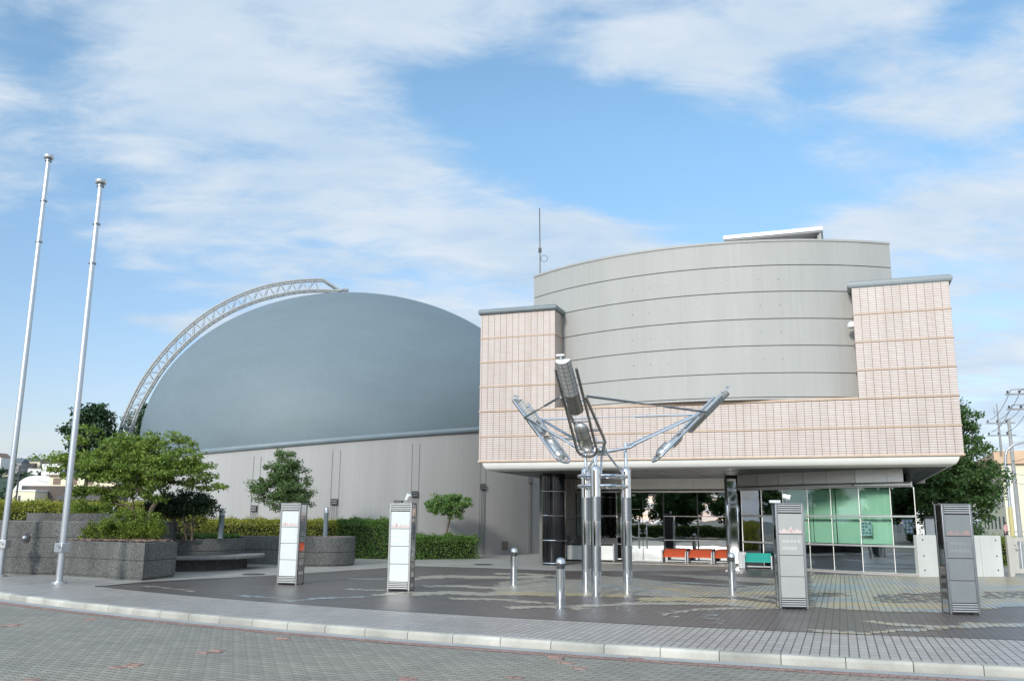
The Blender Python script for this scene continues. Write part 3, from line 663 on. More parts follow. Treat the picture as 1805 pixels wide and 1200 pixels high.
for i in range(len(GP)-1):
    A, B = Vector(L(*GP[i])), Vector(L(*GP[i+1])); d = (B-A).normalized(); nr = Vector((-d.y, d.x, 0)); nr = -nr if nr.y > 0 else nr
    u = [A+nr*.36, B+nr*.36, B+nr*.10, A+nr*.10]; vs = [(p.x, p.y, 2.741) for p in u]+[(u[0].x, u[0].y, 2.77), (u[1].x, u[1].y, 2.77), (u[2].x, u[2].y, 2.86), (u[3].x, u[3].y, 2.86)]
    b.add(vs, [(0, 1, 2, 3), (7, 6, 5, 4), (0, 4, 5, 1), (1, 5, 6, 2), (2, 6, 7, 3), (3, 7, 4, 0)])
b.build('ledge', M_frame, bld, smooth=False)
for i in range(len(GP)-1): segbox(MB(), GP[i] if i else (-1.95, 30.54), GP[i+1], 2.845, 3.244, .05, .16, .006, .006).build('fascia_panel', M_fascia, bld, smooth=False)
# side return of the glass, corner pillar and the recessed front
b = MB()
segbox(MB(), (-2.17, 30.47), (-2.17, 33.6), .09, 2.69, .012).build('pane', M_glassd, bld, smooth=False)
lb(MB(), 3.42, 3.98, 33.9, 35.96, 0, 3.244).build('corner_pillar', M_mirror, bld, bevel=.12)
RX = [4.0, 5.28, 6.6]; RL = [8.5, 9.35, 10.2]
for s0, s1 in ((4.0, 5.28), (5.28, 6.62), (8.5, 9.3), (9.3, 10.2)):
    for z0, z1 in ((.06, .84), (.87, 1.76), (1.79, 2.70)): lb(MB(), s0+.015, s1-.015, 36.0, 36.012, z0, z1).build('pane', M_glassd, bld, smooth=False)
RAILS = [(s0, s1, z-.015, z+.015) for s0, s1 in ((4.0, 6.62), (8.5, 10.2)) for z in (.855, 1.775)]+[(4, 10.2, 2.70, 2.78), (4, 6.62, 0, .06), (8.5, 10.2, 0, .06)]
for s0, s1, z0, z1 in RAILS: lb(MB(), s0, s1, 35.955, 36.04, z0, z1).build('glazing_rail', M_frame, bld, bevel=.006)
for s in (4.0, 5.28, 6.62, 9.3, 10.2): lb(MB(), s-.02, s+.02, 35.96, 36.035, .06, 2.70).build('mullion', M_dark, bld)
lb(MB(), 8.28, 8.5, 35.75, 36.05, 0, 2.70).build('mirror_pillar', M_mirror, bld, bevel=.02)
for s0, s1 in [(4.0+1.4*i, min(10.3, 4.0+1.4*(i+1))) for i in range(5)]: lb(MB(), s0+.006, s1-.006, 35.9, 35.95, 2.83, 3.244).build('fascia_panel', M_fascia, bld, smooth=False)
for s0, s1 in ((6.64, 7.45), (7.47, 8.28)):                      # the two glass doors
    d = lb(MB(), s0, s1, 35.97, 35.985, .03, 2.5).build('door', M_mglass, bld, smooth=False)
    g = MB(); sg = 1 if s0 > 7 else -1; xc = 7.46+sg*.1
    loop = [L(xc, 35.93, 2.05), L(xc+sg*.28, 35.93, 2.05)]+[L(xc+sg*(.28+.24*math.sin(t)), 35.93, 1.81+.24*math.cos(t)) for t in [R_(180)*i/10 for i in range(1, 10)]]+[L(xc+sg*.28, 35.93, 1.57), L(xc+sg*.06, 35.93, 1.57), L(xc+sg*.06, 35.93, .5)]
    g.tube(loop, .017, 8); g.build('handle', M_steel, d)
    t = MB(); p = L(xc+sg*.02, 35.955, 1.2); t.add([(p[0]-.07, p[1], p[2]), (p[0]+.07, p[1], p[2]), (p[0], p[1], p[2]+.13)], [(0, 1, 2)]); t.bb(p[0]-.08, p[0]+.08, p[1]-.001, p[1]+.001, p[2]-.12, p[2]-.05); t.build('sticker', M_notice, d, smooth=False)
    lb(MB(), (s0+s1)/2-.13, (s0+s1)/2+.13, 35.86, 35.96, 2.56, 2.64).build('door_sensor', M_white, bld, bevel=.01)
lb(MB(), 6.64, 8.28, 35.97, 35.985, 2.51, 2.69).build('transom_pane', M_glassd, bld, smooth=False)
for i in range(3):
    for k in range(2): lb(MB(), 10.22, 10.5, 33.0+1.02*i, 34.0+1.02*i, .01+1.62*k, 1.61+1.62*k).build('stone_panel', M_stone, bld, smooth=False)
b = MB(); lb(b, 10.51, 10.8, 32.9, QB, 0, 3.244); lb(b, -2.1, 10.5, 41.5, 41.8, 0, 3.244); lb(b, -2.3, -2.19, 33.6, 41.8, 0, 3.244); lb(b, 3.6, 3.8, 36.1, 41.4, 0, 3.24); b.build('inner_wall', M_inner, bld)
lb(MB(), -2.1, 10.4, 33.8, 41.4, .004, .03).build('indoor_floor', M_stone, bld)
for s, q in ((1.6, 33.6), (-.9, 33.2)): lb(MB(), s-.25, s+.25, q-.25, q+.25, .03, 3.24).build('indoor_column', M_grey, bld)
# notices stuck on the glass (illegible blocks of print)
for (s, q, z, w, h) in ((-1.92, 30.5, 1.5, .36, .48), (-.75, 30.98, 1.42, .34, .45), (5.95, 35.97, 1.5, .24, .26)):
    p = L(s, q); ang = math.atan2(.27, .67) if s < -1.5 else (math.atan2(.36, .92) if s < 0 else 0)
    ng = MB(); ng.box((p[0], p[1]+.05, z), (w, .006, h), rz=-ang); o = ng.build('notice', M_notice, bld, smooth=False)
    ik = MB(); rr = random.Random(int(z*100))
    for i in range(3):
        for j in range(4):
            if rr.random() < .75:
                dx = (-.33+.33*i)*w*.9; pz = z+(-.33+.22*j)*h; ik.box((p[0]+dx*math.cos(ang), p[1]+.05-dx*math.sin(ang)-.006, pz), (w*.2, .004, h*.13), rz=-ang)
    ik.build('print_block', M_ink, o, smooth=False)
# antenna on the drum
an = thing('antenna', SQ(10.18, 31.0, 10.55), 'thin dark whip antenna on the left end of the drum roof', 'antenna')
MB().tube([(0, 0, -.3), (0, 0, 1.15)], .03, 8).build('mast', M_grey, an); MB().tube([(0, 0, 1.1), (-.02, 0, 2.78)], .02, 6).build('whip', M_dark, an)
b = MB(); b.box((0, 0, 1.1), (.12, .1, .16)); b.tube([(.03+.13+.13*math.cos(t), 0, .78+.13*math.sin(t)) for t in [2*math.pi*i/16 for i in range(16)]], .009, 5, closed=True); b.build('cable_loop', M_dark, an)

# ------------------------------------------------------------------ sculpture
HB = Vector((2.07, 20.27, 0))
sc = thing('steel_sculpture', HB, 'tall stainless sculpture with three tilted wings on three posts', 'sculpture')
for (x, y, zt) in ((1.73, 20.74, 3.25), (1.86, 19.75, 3.38), (2.61, 20.37, 3.32)):
    px, py = x-HB.x, y-HB.y
    b = MB()
    for i, (z0, z1) in enumerate(((0, .52), (.52, 1.05), (1.05, 1.58), (1.58, 2.1), (2.1, 2.68))):
        b.cur = i % 2; b.lathe([(.107, z0), (.107, z1)], (px, py, 0), 32)
    b.cur = 0; b.lathe([(.107, 2.68), (.1, 2.73), (.055, 2.78), (.04, 2.79), (.04, zt), (.03, zt+.02), (0, zt+.02)], (px, py, 0), 32); b.build('post', [M_mirror, M_satin], sc)
for z in (2.56, 2.34):
    MB().tube([(.535*math.cos(t), .535*math.sin(t), z) for t in [2*math.pi*i/48 for i in range(48)]], .038, 10, closed=True).build('ring', M_mirror, sc)
b = MB()
for k in range(3):
    t = R_(20+120*k); b.tube([(.56*math.cos(t), .56*math.sin(t), 2.58), (.1*math.cos(t), .1*math.sin(t), 3.1)], .028, 8)
b.lathe([(0, 3.02), (.09, 3.03), (.1, 3.08), (.1, 3.2), (.06, 3.24), (0, 3.25)], n=18); b.build('hub', M_steel, sc)
WP = []
def wing(az):
    rd = Vector((math.sin(az), math.cos(az), 0)); tg = Vector((math.cos(az), -math.sin(az), 0)); up = Vector((0, 0, 1))
    P = rd*2.38+up*4.06; th = R_(44); ax = rd*math.cos(th)+up*math.sin(th); nr = rd*math.sin(th)-up*math.cos(th)   # nr points outward and down
    def W(a, l, n): return P+ax*a+tg*l+nr*n
    da = .14 if az < -2 else 0.0
    hw = .215
    TOPA = .62+da*.6
    fr = MB(); path = [W(TOPA, hw, 0)]+[W(x, hw, 0) for x in (.2, -.4, -1.0, -1.42)]+[W(-1.42-hw*math.sin(t), hw*math.cos(t), 0) for t in [R_(180)*i/12 for i in range(1, 12)]]+[W(x, -hw, 0) for x in (-1.42, -1.0, -.4, .2, TOPA)]
    fr.tube(path, .031, 10); frm = fr.build('wing_frame', M_bronze if az < 0 and az < -2 else M_steel, sc)
    r = .155
    def trough(a0, a1, m, name, par, capm, off=.12, rows=8):
        t = MB(); n = 14
        for (rad, flip) in ((r, 0), (r-.012, 1)):
            vs = []; fs = []
            for i in range(rows+1):
                a = da+a0+(a1-a0)*i/rows
                for j in range(n+1):
                    q = math.pi*j/n; vs.append(W(a, -rad*math.cos(q), off-.1+rad*math.sin(q)))
            for i in range(rows):
                for j in range(n):
                    f = (i*(n+1)+j, i*(n+1)+j+1, (i+1)*(n+1)+j+1, (i+1)*(n+1)+j); fs.append(f if not flip else f[::-1])
            t.add(vs, fs)
        o = t.build(name, m, par, angle=50)
        return o
    tro = trough(-.02, .80, M_panelg, 'trough', sc, None)
    trough(-.47, -.022, M_bronze, 'trough_tail', sc, None)
    # seams drawn as thin rods on the trough, plus the half round end caps
    g = MB()
    for q in (R_(48), R_(90), R_(132)): g.tube([W(x, -(r-.006)*math.cos(q), .02+(r-.006)*math.sin(q)) for x in (-.02+da, .8+da)], .0085, 5)
    for i in range(9): g.tube([W(da-.02+.82*i/8, -(r-.006)*math.cos(q), .02+(r-.006)*math.sin(q)) for q in [math.pi*j/12 for j in range(13)]], .0085, 5)
    g.build('seam', M_dark, tro)
    for a in (.805+da, -.475+da):
        e = MB(); ps = [W(a, -r*math.cos(math.pi*j/14), .02+r*math.sin(math.pi*j/14)) for j in range(15)]; ps2 = [p+ax*(.02 if a > 0 else -.02) for p in ps]
        e.add(ps+ps2, [tuple(range(15)), tuple(range(29, 14, -1))]+[(i, i+1, 16+i, 15+i) for i in range(14)]+[(14, 0, 15, 29)]); e.build('end_cap', M_white if a > 0 else M_steel, sc)
    e = MB(); e.tube([W(.83+da, .03, .03), W(.92+da, .03, .03)], .02, 8); e.box(W(.93+da, .03, .03), (.16, .05, .035), rz=-az); e.build('top_bracket', M_steel, sc)
    # two half capsules, one bulging out, one hollow
    cr = .152
    for (a0, a1, sg, nm) in ((-1.06, -.68, 1, 'hood'), (-1.50, -1.10, -1, 'bowl')):
        t = MB(); n = 12; prof = []
        lng = a1-a0
        for i in range(13):
            if nm == 'hood':                                     # rounded towards the top
                if i < 7: rr, a = cr, a0+(lng-cr)*i/6
                else: q = R_(90)*(i-6)/6; rr, a = cr*math.cos(q), a1-cr+cr*math.sin(q)
            else:
                if i < 6: q = R_(90)*i/6; rr, a = cr*math.sin(q), a0+cr-cr*math.cos(q)
                else: rr, a = cr, a0+cr+(lng-cr)*(i-6)/6
            prof.append((max(rr, .002), a))
        for k2, fl in ((0, 0), (.008, 1)):
            vs = []; fs = []
            for rr, a in prof:
                for j in range(n+1): q = math.pi*j/n; vs.append(W(a, -max(rr-k2, .001)*math.cos(q), sg*max(rr-k2, .001)*math.sin(q)*.8))
            for i in range(len(prof)-1):
                for j in range(n):
                    f = (i*(n+1)+j, i*(n+1)+j+1, (i+1)*(n+1)+j+1, (i+1)*(n+1)+j); fs.append(f if not fl else f[::-1])
            t.add(vs, fs)
        o = t.build(nm, M_hood, sc, angle=50)
        s2 = MB(); s2.tube([W(a, 0, sg*(rr*.8+.003)) for rr, a in prof], .005, 5); s2.tube([W((a0+a1)/2, -cr*1.01*math.cos(q), sg*cr*.81*math.sin(q)) for q in [math.pi*j/12 for j in range(13)]], .005, 5); s2.build('seam', M_dark, o)
    for a in (-.66, -1.08, -1.52): MB().tube([W(a, -hw, 0), W(a, hw, 0)], .014, 6).build('stay', M_steel, sc)
    for a in (.5, -.1):
        for sg in (-1, 1): MB().tube([W(a, sg*hw, 0), W(a, sg*(hw-.1), .03)], .02, 6).build('stay', M_steel, sc)
    # arm: a bent frame of two tubes from the hub to the wing
    am = MB(); elbow = rd*.62+up*3.22
    for s_ in (-1, 1): am.tube([rd*.1+up*3.12+tg*(.04*s_), elbow+tg*(.20*s_), elbow+rd*.06+up*.06+tg*(.24*s_), W(0, (hw+.045)*s_, 0)], .034, 10)
    for f in (.06, .32): p = elbow.lerp(P, f); am.tube([p-tg*(.25), p+tg*(.25)], .028, 8)
    am.build('arm', M_bronze if az < -2 else M_steel, sc)
    WP.append((W(0, hw+.07, 0), W(0, -hw-.07, 0)))
for az in (-160, -40, 80): wing(R_(az))
b = MB()
for i in range(3):
    c = [(WP[i][u], WP[(i+1) % 3][v]) for u in (0, 1) for v in (0, 1)]; a, d = min(c, key=lambda p: (p[0]-p[1]).length)
    MBt = MB(); k = [a.lerp(d, t) for t in (0, .38, .40, .60, .62, 1)]; MBt.tube([k[0], k[1]], .026, 8); MBt.tube([k[1], k[4]], .012, 6); MBt.tube([k[4], k[5]], .026, 8); MBt.build('tie_rod', M_satin if i != 1 else M_steel, sc)

# ------------------------------------------------------------------ bollards
def make_bollard():
    o = thing('bollard', (0, 0, 0), 'bollard', 'bollard', group='polished steel bollards on the plaza')
    MB().lathe([(.085, 0), (.085, .70)], n=28).build('shaft', M_mirror, o)
    MB().lathe([(.0851, .70), (.072, .705), (.072, .73), (.085, .735), (.085, .75), (.072, .755), (.072, .775), (.085, .78), (.085, .79)], n=28).build('grooved_collar', M_dark, o)
    MB().lathe([(.087, .79), (.087, .83), (.075, .87), (.045, .895), (0, .905)], n=28).build('cap', M_steel, o); return o
b0 = make_bollard()
for i, (x, y, l) in enumerate(((.1, 22.64, 'steel bollard standing nearest the black column, left of the sculpture'), (.94, 17.03, 'nearest and largest steel bollard, in front of the sculpture posts'), (4.99, 20.63, 'steel bollard in front of the red bench seats'))):
    o = b0 if i == 0 else copy_tree(b0); o.location = (x, y, .01); o['label'] = l

# ------------------------------------------------------------------ kiosks
def make_kiosk(loc, rz, panel, label, seed, mark):
    o = thing('sign_pylon', (loc[0], loc[1], .01), label, 'sign pylon', rz=rz, group='sign pylons along the plaza edge')
    W, D, H = .53, .36, 1.92                                     # local front is -y, front face at y = 0
    b = MB(); b.bb(-W/2+.03, W/2-.03, .025, D-.025, .02, H-.01); b.build('core', M_dark, o)
    for sg in (-1, 1):
        f = MB(); x = sg*(W/2-.022); f.bb(x-.022, x+.022, -.012, .05, 0, H); f.bb(x-.022, x+.022, D-.05, D+.012, 0, H); f.build('corner_post', M_satin, o, bevel=.006)
        s = MB(); xs = sg*(W/2-.012)
        for (z0, z1) in ((.02, .62), (.635, 1.14), (1.155, 1.62), (1.635, H-.02)): s.bb(xs-.008, xs+.008, .052, D-.052, z0, z1)
        s.build('side_panel', M_mirror, o)
    b = MB(); b.bb(-W/2, W/2, 0, D, H, H+.02); b.build('top_plate', M_satin, o, bevel=.004)
    for (z0) in (.03, 1.755):
        g = MB(); g.bb(-W/2+.045, W/2-.045, .004, .02, z0, z0+.15)
        g.build('grille_back', M_dark, o); g = MB()
        for i in range(4): g.box((0, -.004, z0+.02+.04*i), (W-.09, .03, .022), rx=R_(-20))
        g.build('grille', M_grille, o)
    for i in range(4):
        z0 = .195+.388*i
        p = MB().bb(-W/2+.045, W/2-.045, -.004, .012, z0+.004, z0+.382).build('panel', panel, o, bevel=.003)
        rr = random.Random(seed+i)
        if i == 3:
            k = MB(); top = []; n = 40; x0 = -W/2+.06; x1 = W/2-.06
            for j in range(n+1): top.append((x0+(x1-x0)*j/n, z0+.075+.02*math.sin(j*.55+seed)+.018*rr.random()+(.035*math.exp(-((j-mark*n)/3.)**2))))
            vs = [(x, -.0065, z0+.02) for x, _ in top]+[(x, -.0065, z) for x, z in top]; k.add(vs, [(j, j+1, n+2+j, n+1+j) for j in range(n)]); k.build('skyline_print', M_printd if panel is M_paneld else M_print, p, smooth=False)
            k = MB(); xm = x0+(x1-x0)*mark; k.bb(xm-.007, xm+.007, -.009, -.007, z0+.03, z0+.10); k.build('tower_print', M_printr, p, smooth=False)
        if i == 2:
            k = MB()
            for r in range(2):
                for j in range(5):
                    if rr.random() < .8: k.bb(-.16+.07*j, -.115+.07*j+.02*rr.random(), -.0065, -.0045, z0+.10+.13*r, z0+.16+.13*r)
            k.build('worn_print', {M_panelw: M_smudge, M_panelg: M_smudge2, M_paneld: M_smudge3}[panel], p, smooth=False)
    return o
make_kiosk((-5.39, 22.25), R_(-14), M_panelw, 'white panelled sign pylon in front of the round concrete planter', 1, .2)
make_kiosk((-2.50, 20.67), R_(-10.5), M_panelw, 'white panelled sign pylon with a small tilted floodlight on top', 2, .3)
make_kiosk((5.31, 17.26), R_(-6.6), M_panelg, 'sign pylon standing before the green glass, part shade put into its panel colour', 3, .52)
make_kiosk((8.12, 16.50), R_(-5.3), M_paneld, 'sign pylon in front of the concrete wall, shade put into its panel colour', 4, .88)
def floodlight(loc, rz, label, tilt):
    o = thing('floodlight', loc, label, 'floodlight', rz=rz, group='floodlights on the pylons')
    b = MB(); b.box((-.17, .0, .03), (.2, .12, .05)); b.build('junction_box', M_dark if tilt > 0 else M_white, o, bevel=.006)
    b = MB(); b.tube([(.06, 0, 0), (.06, 0, .06)], .012, 8); b.box((.06, 0, .06), (.09, .03, .012)); b.build('bracket', M_grey, o)
    b = MB(); q = Vector((math.cos(R_(tilt)), -.25, math.sin(R_(tilt)))).normalized(); c = Vector((.05, 0, .12))
    b.tube([c-q*.07, c-q*.06, c+q*.05, c+q*.075], [.03, .045, .055, .06], 14); b.build('lamp_head', M_bin, o)
floodlight((-2.42, 20.85, 1.95), R_(-10), 'small tilted floodlight on the pylon before the short hedge', 60)
floodlight((5.27, 17.45, 1.95), R_(-7), 'small white floodlight on the pylon before the green glass', -15)

# ------------------------------------------------------------------ benches, bins, wall, gate, signs
def make_bench(p, m, label, name='bench_seat'):
    o = thing('bench', p, label, 'bench', rz=R_(-20), group='bench seats along the glass front')
    W = .9
    for sg in (-1, 1): MB().bb(sg*(W/2)-.025, sg*(W/2)+.025, -.26, .26, 0, .45).build('side_panel', M_galv, o, bevel=.01)
    b = MB(); N_ = 9; K = 4
    TL_ = R_(31); ct, st = math.cos(TL_), math.sin(TL_)
    b.box((0, 0, .37), (W-.06, .54, .03), rx=TL_)
    b.build('seat', m, o, bevel=.008)
    b = MB()
    for i in range(N_):
        for k in range(K):
            u = -.19+.125*k; b.box((-.36+.09*i, u*ct-.016*st, .37+u*st+.016*ct), (.035, .05, .004), rx=TL_)
    b.build('seat_hole', M_teald if m is M_teal else M_oranged, o)
    MB().bb(-W/2+.03, W/2-.03, .1, .14, .05, .09).build('stretcher', M_galv, o); return o
for i, (s, l) in enumerate(((6.1, 'red orange bench seat nearest the glass doors'), (5.12, 'red orange bench seat in the middle of three'), (4.14, 'red orange bench seat nearest the mirrored corner'))): make_bench(SQ(s, 35.35, .01), M_orange, l)
o = make_bench(SQ(2.75, 32.55, .01), M_teal, 'teal bench seat half hidden by the pylon before the green glass')
bo = thing('perforated_screen', SQ(3.3, 32.75, .01), 'grey perforated metal box beside the teal bench', 'box', rz=R_(-20))
MB().bb(-.14, .14, -.15, .15, 0, .55).build('cabinet', M_galv, bo, bevel=.012); b = MB()
for i in range(3):
    for k in range(6): b.bb(-.09+.09*i-.012, -.09+.09*i+.012, -.154, -.148, .07+.08*k, .094+.08*k)
b.build('perforation', M_dark, bo)
def make_bin(p, label):
    o = thing('waste_bin', p, label, 'bin', rz=R_(-20), group='waste bins by the doors')
    W = .86
    MB().bb(-W/2+.05, W/2-.05, -.28, .28, .08, .62).build('front_panel', M_bin, o, bevel=.01)
    for sg in (-1, 1):
        b = MB(); x = sg*(W/2-.02); vs = [(x-.02, y, z) for y, z in ((-.3, .04), (.3, .04), (.3, .95), (.2, .95), (-.3, .7))]+[(x+.02, y, z) for y, z in ((-.3, .04), (.3, .04), (.3, .95), (.2, .95), (-.3, .7))]
        b.add(vs, [(4, 3, 2, 1, 0), (5, 6, 7, 8, 9)]+[(i, (i+1) % 5, 5+(i+1) % 5, 5+i) for i in range(5)]); b.build('side_plate', M_galv, o, bevel=.004)
    b = MB(); b.box((0, -.04, .775), (W-.09, .56, .03), rx=R_(26)); b.build('sloping_lid', M_dark, o)
    b = MB()
    for i in range(6):
        for k in range(3): b.box((-.32+.128*i, -.2+.16*k, .72+.078*k-.002), (.10, .11, .02), rx=R_(26))
    b.build('lid_slot', M_grey, o)
    for sx in (-1, 1):
        for sy in (-1, 1): MB().bb(sx*.34-.04, sx*.34+.04, sy*.2-.04, sy*.2+.04, 0, .08).build('foot', M_black, o)
make_bin(SQ(9.75, 34.6, .01), 'white waste bin with sloping lid beside the black column'); make_bin(SQ(8.72, 34.8, .01), 'white waste bin with sloping lid nearest the glass doors')
cw = thing('concrete_wall', (13.8, 28.1, 0), 'low smooth concrete wall right of the green glass', 'wall', rz=math.atan2(.4, 2.6))
for i in range(4):
    x0 = -1.45+.71*i
    p = MB().bb(x0+.006, x0+.704, -.1, .1, 0, 1.24).build('wall_panel', M_conc, cw, bevel=.01)
    h = MB()
    for dx in (.2, .52):
        for z in (.2, .62, 1.1):
            if (i+int(dx*10)) % 2 == 0: h.lathe([(.0, -.1), (.024, -.1), (.026, -.101), (0, -.101)], n=10); h.v[-40:] = [(x0+dx+v[0], -.1005, z+v[1]) for v in h.v[-40:]]
    h.build('tie_hole', M_dark, p)
gt = thing('metal_gate', (15.42, 28.35, 0), 'beige metal gate with upright bars at the right edge', 'gate', rz=R_(4))
b = MB(); b.bb(0, .16, -.06, .06, 0, 1.25); b.build('gate_post', M_gate, gt, bevel=.008)
b = MB(); b.bb(.17, .34, -.03, .03, .1, 1.18); b.bb(1.9, 2.06, -.03, .03, .1, 1.18); b.bb(.34, 1.9, -.03, .03, 1.06, 1.18); b.bb(.34, 1.9, -.03, .03, .1, .24); b.build('gate_frame', M_gate, gt, bevel=.006)
for i in range(12): MB().tube([(.45+.122*i, 0, .24), (.45+.122*i, 0, 1.06)], .014, 8).build('bar', M_white, gt)
b = MB(); b.tube([(.26, -.05, .86), (.26, -.05, .8), (.38, -.07, .8)], .014, 8); b.lathe([(0, 0), (.03, 0), (.03, .01), (0, .01)], (.25, -.04, .95), 12); b.build('latch', M_grey, gt)
b = MB(); b.bb(.14, 2.2, -.08, .08, .0, .06); b.build('rail_track', M_grey, gt)
ls = thing('light_sign', (15.3, 33.2, 0), 'small white box sign on a thin post under the big tree', 'sign')
MB().tube([(0, 0, 0), (0, 0, 1.2)], .025, 8).build('post', M_grey, ls); MB().bb(-.17, .17, -.06, .06, 1.02, 1.76).build('sign_box', M_whitew, ls, bevel=.02); MB().bb(-.2, .2, -.09, .09, 1.76, 1.84).build('hood', M_dark, ls, bevel=.01)
hut = thing('shed', (27.2, 60, 0), 'white shed with sloping roof half behind the glass corner', 'shed', rz=R_(-10))
MB().bb(-1.5, 1.5, 0, 3, 0, 2.4).build('wall', M_whitew, hut); MB().box((0, 1.3, 2.62), (3.6, 4, .12), rx=R_(12)).build('roof', M_white, hut); MB().bb(.2, .9, -.02, .02, .9, 1.7).build('window', M_win, hut)

# ------------------------------------------------------------------ flagpoles
def flagpole(p, h, label, rz):
    o = thing('flagpole', (p[0], p[1], 0), label, 'flagpole', rz=rz, group='flagpoles at the left')
    MB().lathe([(.0, .0), (.17, 0), (.17, .05), (.1, .06), (.1, .07)], n=24).build('base_flange', M_alu, o)
    k = h/10.1
    MB().lathe([(.082, .05), (.08, 1.2), (.073, h*.55), (.064, h*.87), (.06, h-.05)], n=24).build('pole', M_alu, o)
    MB().bb(-.13, .13, -.13, .13, .73, .95).build('winch_box', M_alu, o, bevel=.012)
    b = MB(); b.tube([(.05, -.13, .85), (.05, -.155, .85)], .022, 10); b.tube([(-.02, -.13, .89), (-.02, -.15, .89)], .012, 8); b.build('winch_bolt', M_grey, o)
    for z in (h-.12, h-1.15*k, h-2.2*k): MB().lathe([(.06, -.02), (.092, -.02), (.092, .02), (.06, .02)], (0, 0, z), 20).build('halyard_ring', M_satin, o)
    MB().lathe([(.066, h-.08), (.13, h-.05), (.145, h-.01), (.145, h+.03), (.11, h+.07), (0, h+.08)], n=24).build('finial', M_alu, o)
flagpole(G(-1, 1016), 11.75, 'tallest flagpole, cut by the left edge beside the grey cabinet', 0)
flagpole((-10.79, 22.05), 10.15, 'shorter grey flagpole before the rectangular planter', R_(-25))

# ------------------------------------------------------------------ planters
def drum_planter(name, c, r, h, label, groove=(.46,), light=False, a0=0, a1=2*math.pi, extra=None, soil=True):
    o = thing(name, (c[0], c[1], 0), label, 'planter')
    pr = [(r-.03, 0), (r-.03, .05), (r, .055)]
    for g in groove: pr += [(r, g-.012), (r-.02, g-.01), (r-.02, g+.01), (r, g+.012)]
    pr += [(r, h-.02), (r-.02, h), (r-.28, h), (r-.28, h-.12), (0, h-.12)]
    MB().lathe(pr, n=72, a0=a0, a1=a1).build('planter_wall', M_agg, o, angle=30)
    if soil: MB().lathe([(0, h-.06), (r-.275, h-.06)], n=40).build('soil', M_soil, o)
    return o
def chips(name, pts, z, n, seed, label, cat='bark chips', size=.05):
    rng = np.random.default_rng(seed); xs = np.array([p[0] for p in pts]); ys = np.array([p[1] for p in pts]); bm = MB(); k = 0
    def ins(x, y):
        r = False; m = len(pts)
        for i in range(m):
            x0, y0 = pts[i]; x1, y1 = pts[i-1]
            if (y0 > y) != (y1 > y) and x < (x1-x0)*(y-y0)/(y1-y0)+x0: r = not r
        return r
    while k < n:
        x, y = rng.uniform(xs.min(), xs.max()), rng.uniform(ys.min(), ys.max())
        if not ins(x, y): continue
        s = size*rng.uniform(.5, 1.3); bm.box((x, y, z+rng.uniform(-.01, .03)), (s*1.6, s, s*.35), rz=rng.uniform(0, 6), rx=rng.uniform(-.5, .5)); k += 1
    return tag(bm.build(name, M_chip, smooth=False), label, cat, kind='stuff')
# big stepped round planter at the left
o = drum_planter('round_planter', (-12.75, 27.6), 2.5, 1.43, 'large stepped round aggregate planter at the left edge', groove=(.46, 1.0))
MB().lathe([(2.2, 1.4), (2.2, 1.44), (2.47, 1.44), (2.47, 1.42)], n=60).build('cap_ring', M_aggl, o)
MB().lathe([(1.72, 1.40), (1.72, 1.66), (1.4, 1.66), (1.4, 1.5), (0, 1.5)], n=60).build('upper_ring', M_agg, o)
a = math.atan2(25.2-27.6, -13.35+12.75); d = Vector((math.cos(a), math.sin(a), 0))
b = MB(); b.tube([d*2.49+Vector((0, 0, .98)), d*2.53+Vector((0, 0, .98))], .13, 20); b.build('light_recess', M_dark, o)
b = MB().ball((0, 0, 0), .10, 14); li = b.build('round_light', M_satin, o); li.location = d*2.52+Vector((0, 0, .98))
cb = thing('metal_cabinet', G(2, 1007), 'grey metal cabinet with a latch at the left edge', 'cabinet', rz=R_(-28))
MB().bb(-.8, .12, -.06, .4, .03, 1.12).build('cabinet_body', M_galv, cb, bevel=.01); b = MB(); b.bb(-.14, -.02, -.09, -.06, .5, .56); b.lathe([(0, -.02), (.035, -.02), (.035, .02), (0, .02)], (-.05, -.07, .62), 12); b.build('latch', M_steel, cb); MB().bb(.125, .15, -.08, .4, .0, 1.16).build('frame', M_agg, cb)
# rectangular planter
A, B, C = Vector((-12.15, 24.98, 0)), Vector((-9.29, 23.26, 0)), Vector((-9.06, 24.88, 0)); D_ = Vector((-11.2, 26.2, 0))
pp = thing('rectangular_planter', (-10.4, 24.7, 0), 'angular aggregate planter behind the shorter flagpole', 'planter')
def rel(p): return (p.x+10.4, p.y-24.7)
def shr(poly, d):
    c = sum((Vector(p) for p in poly), Vector((0, 0)))/len(poly); return [tuple(Vector(p)+(c-Vector(p)).normalized()*d) for p in poly]
pq = [rel(x) for x in (A, B, C, D_)]
b = MB(); b.prism(shr(pq, .04), 0, .05); b.prism(pq, .051, .47); b.prism(shr(pq, .018), .471, .489); b.prism(pq, .49, .93)
b.build('planter_wall', M_agg, pp, bevel=.015)
MB().sheet(shr(pq, .2), .945).build('soil', M_soil, pp)
chips('bark_mulch', [(p[0]-10.4, p[1]+24.7) for p in shr(pq, .12)], .945, 700, 3, 'reddish bark chips strewn on the angular planter')
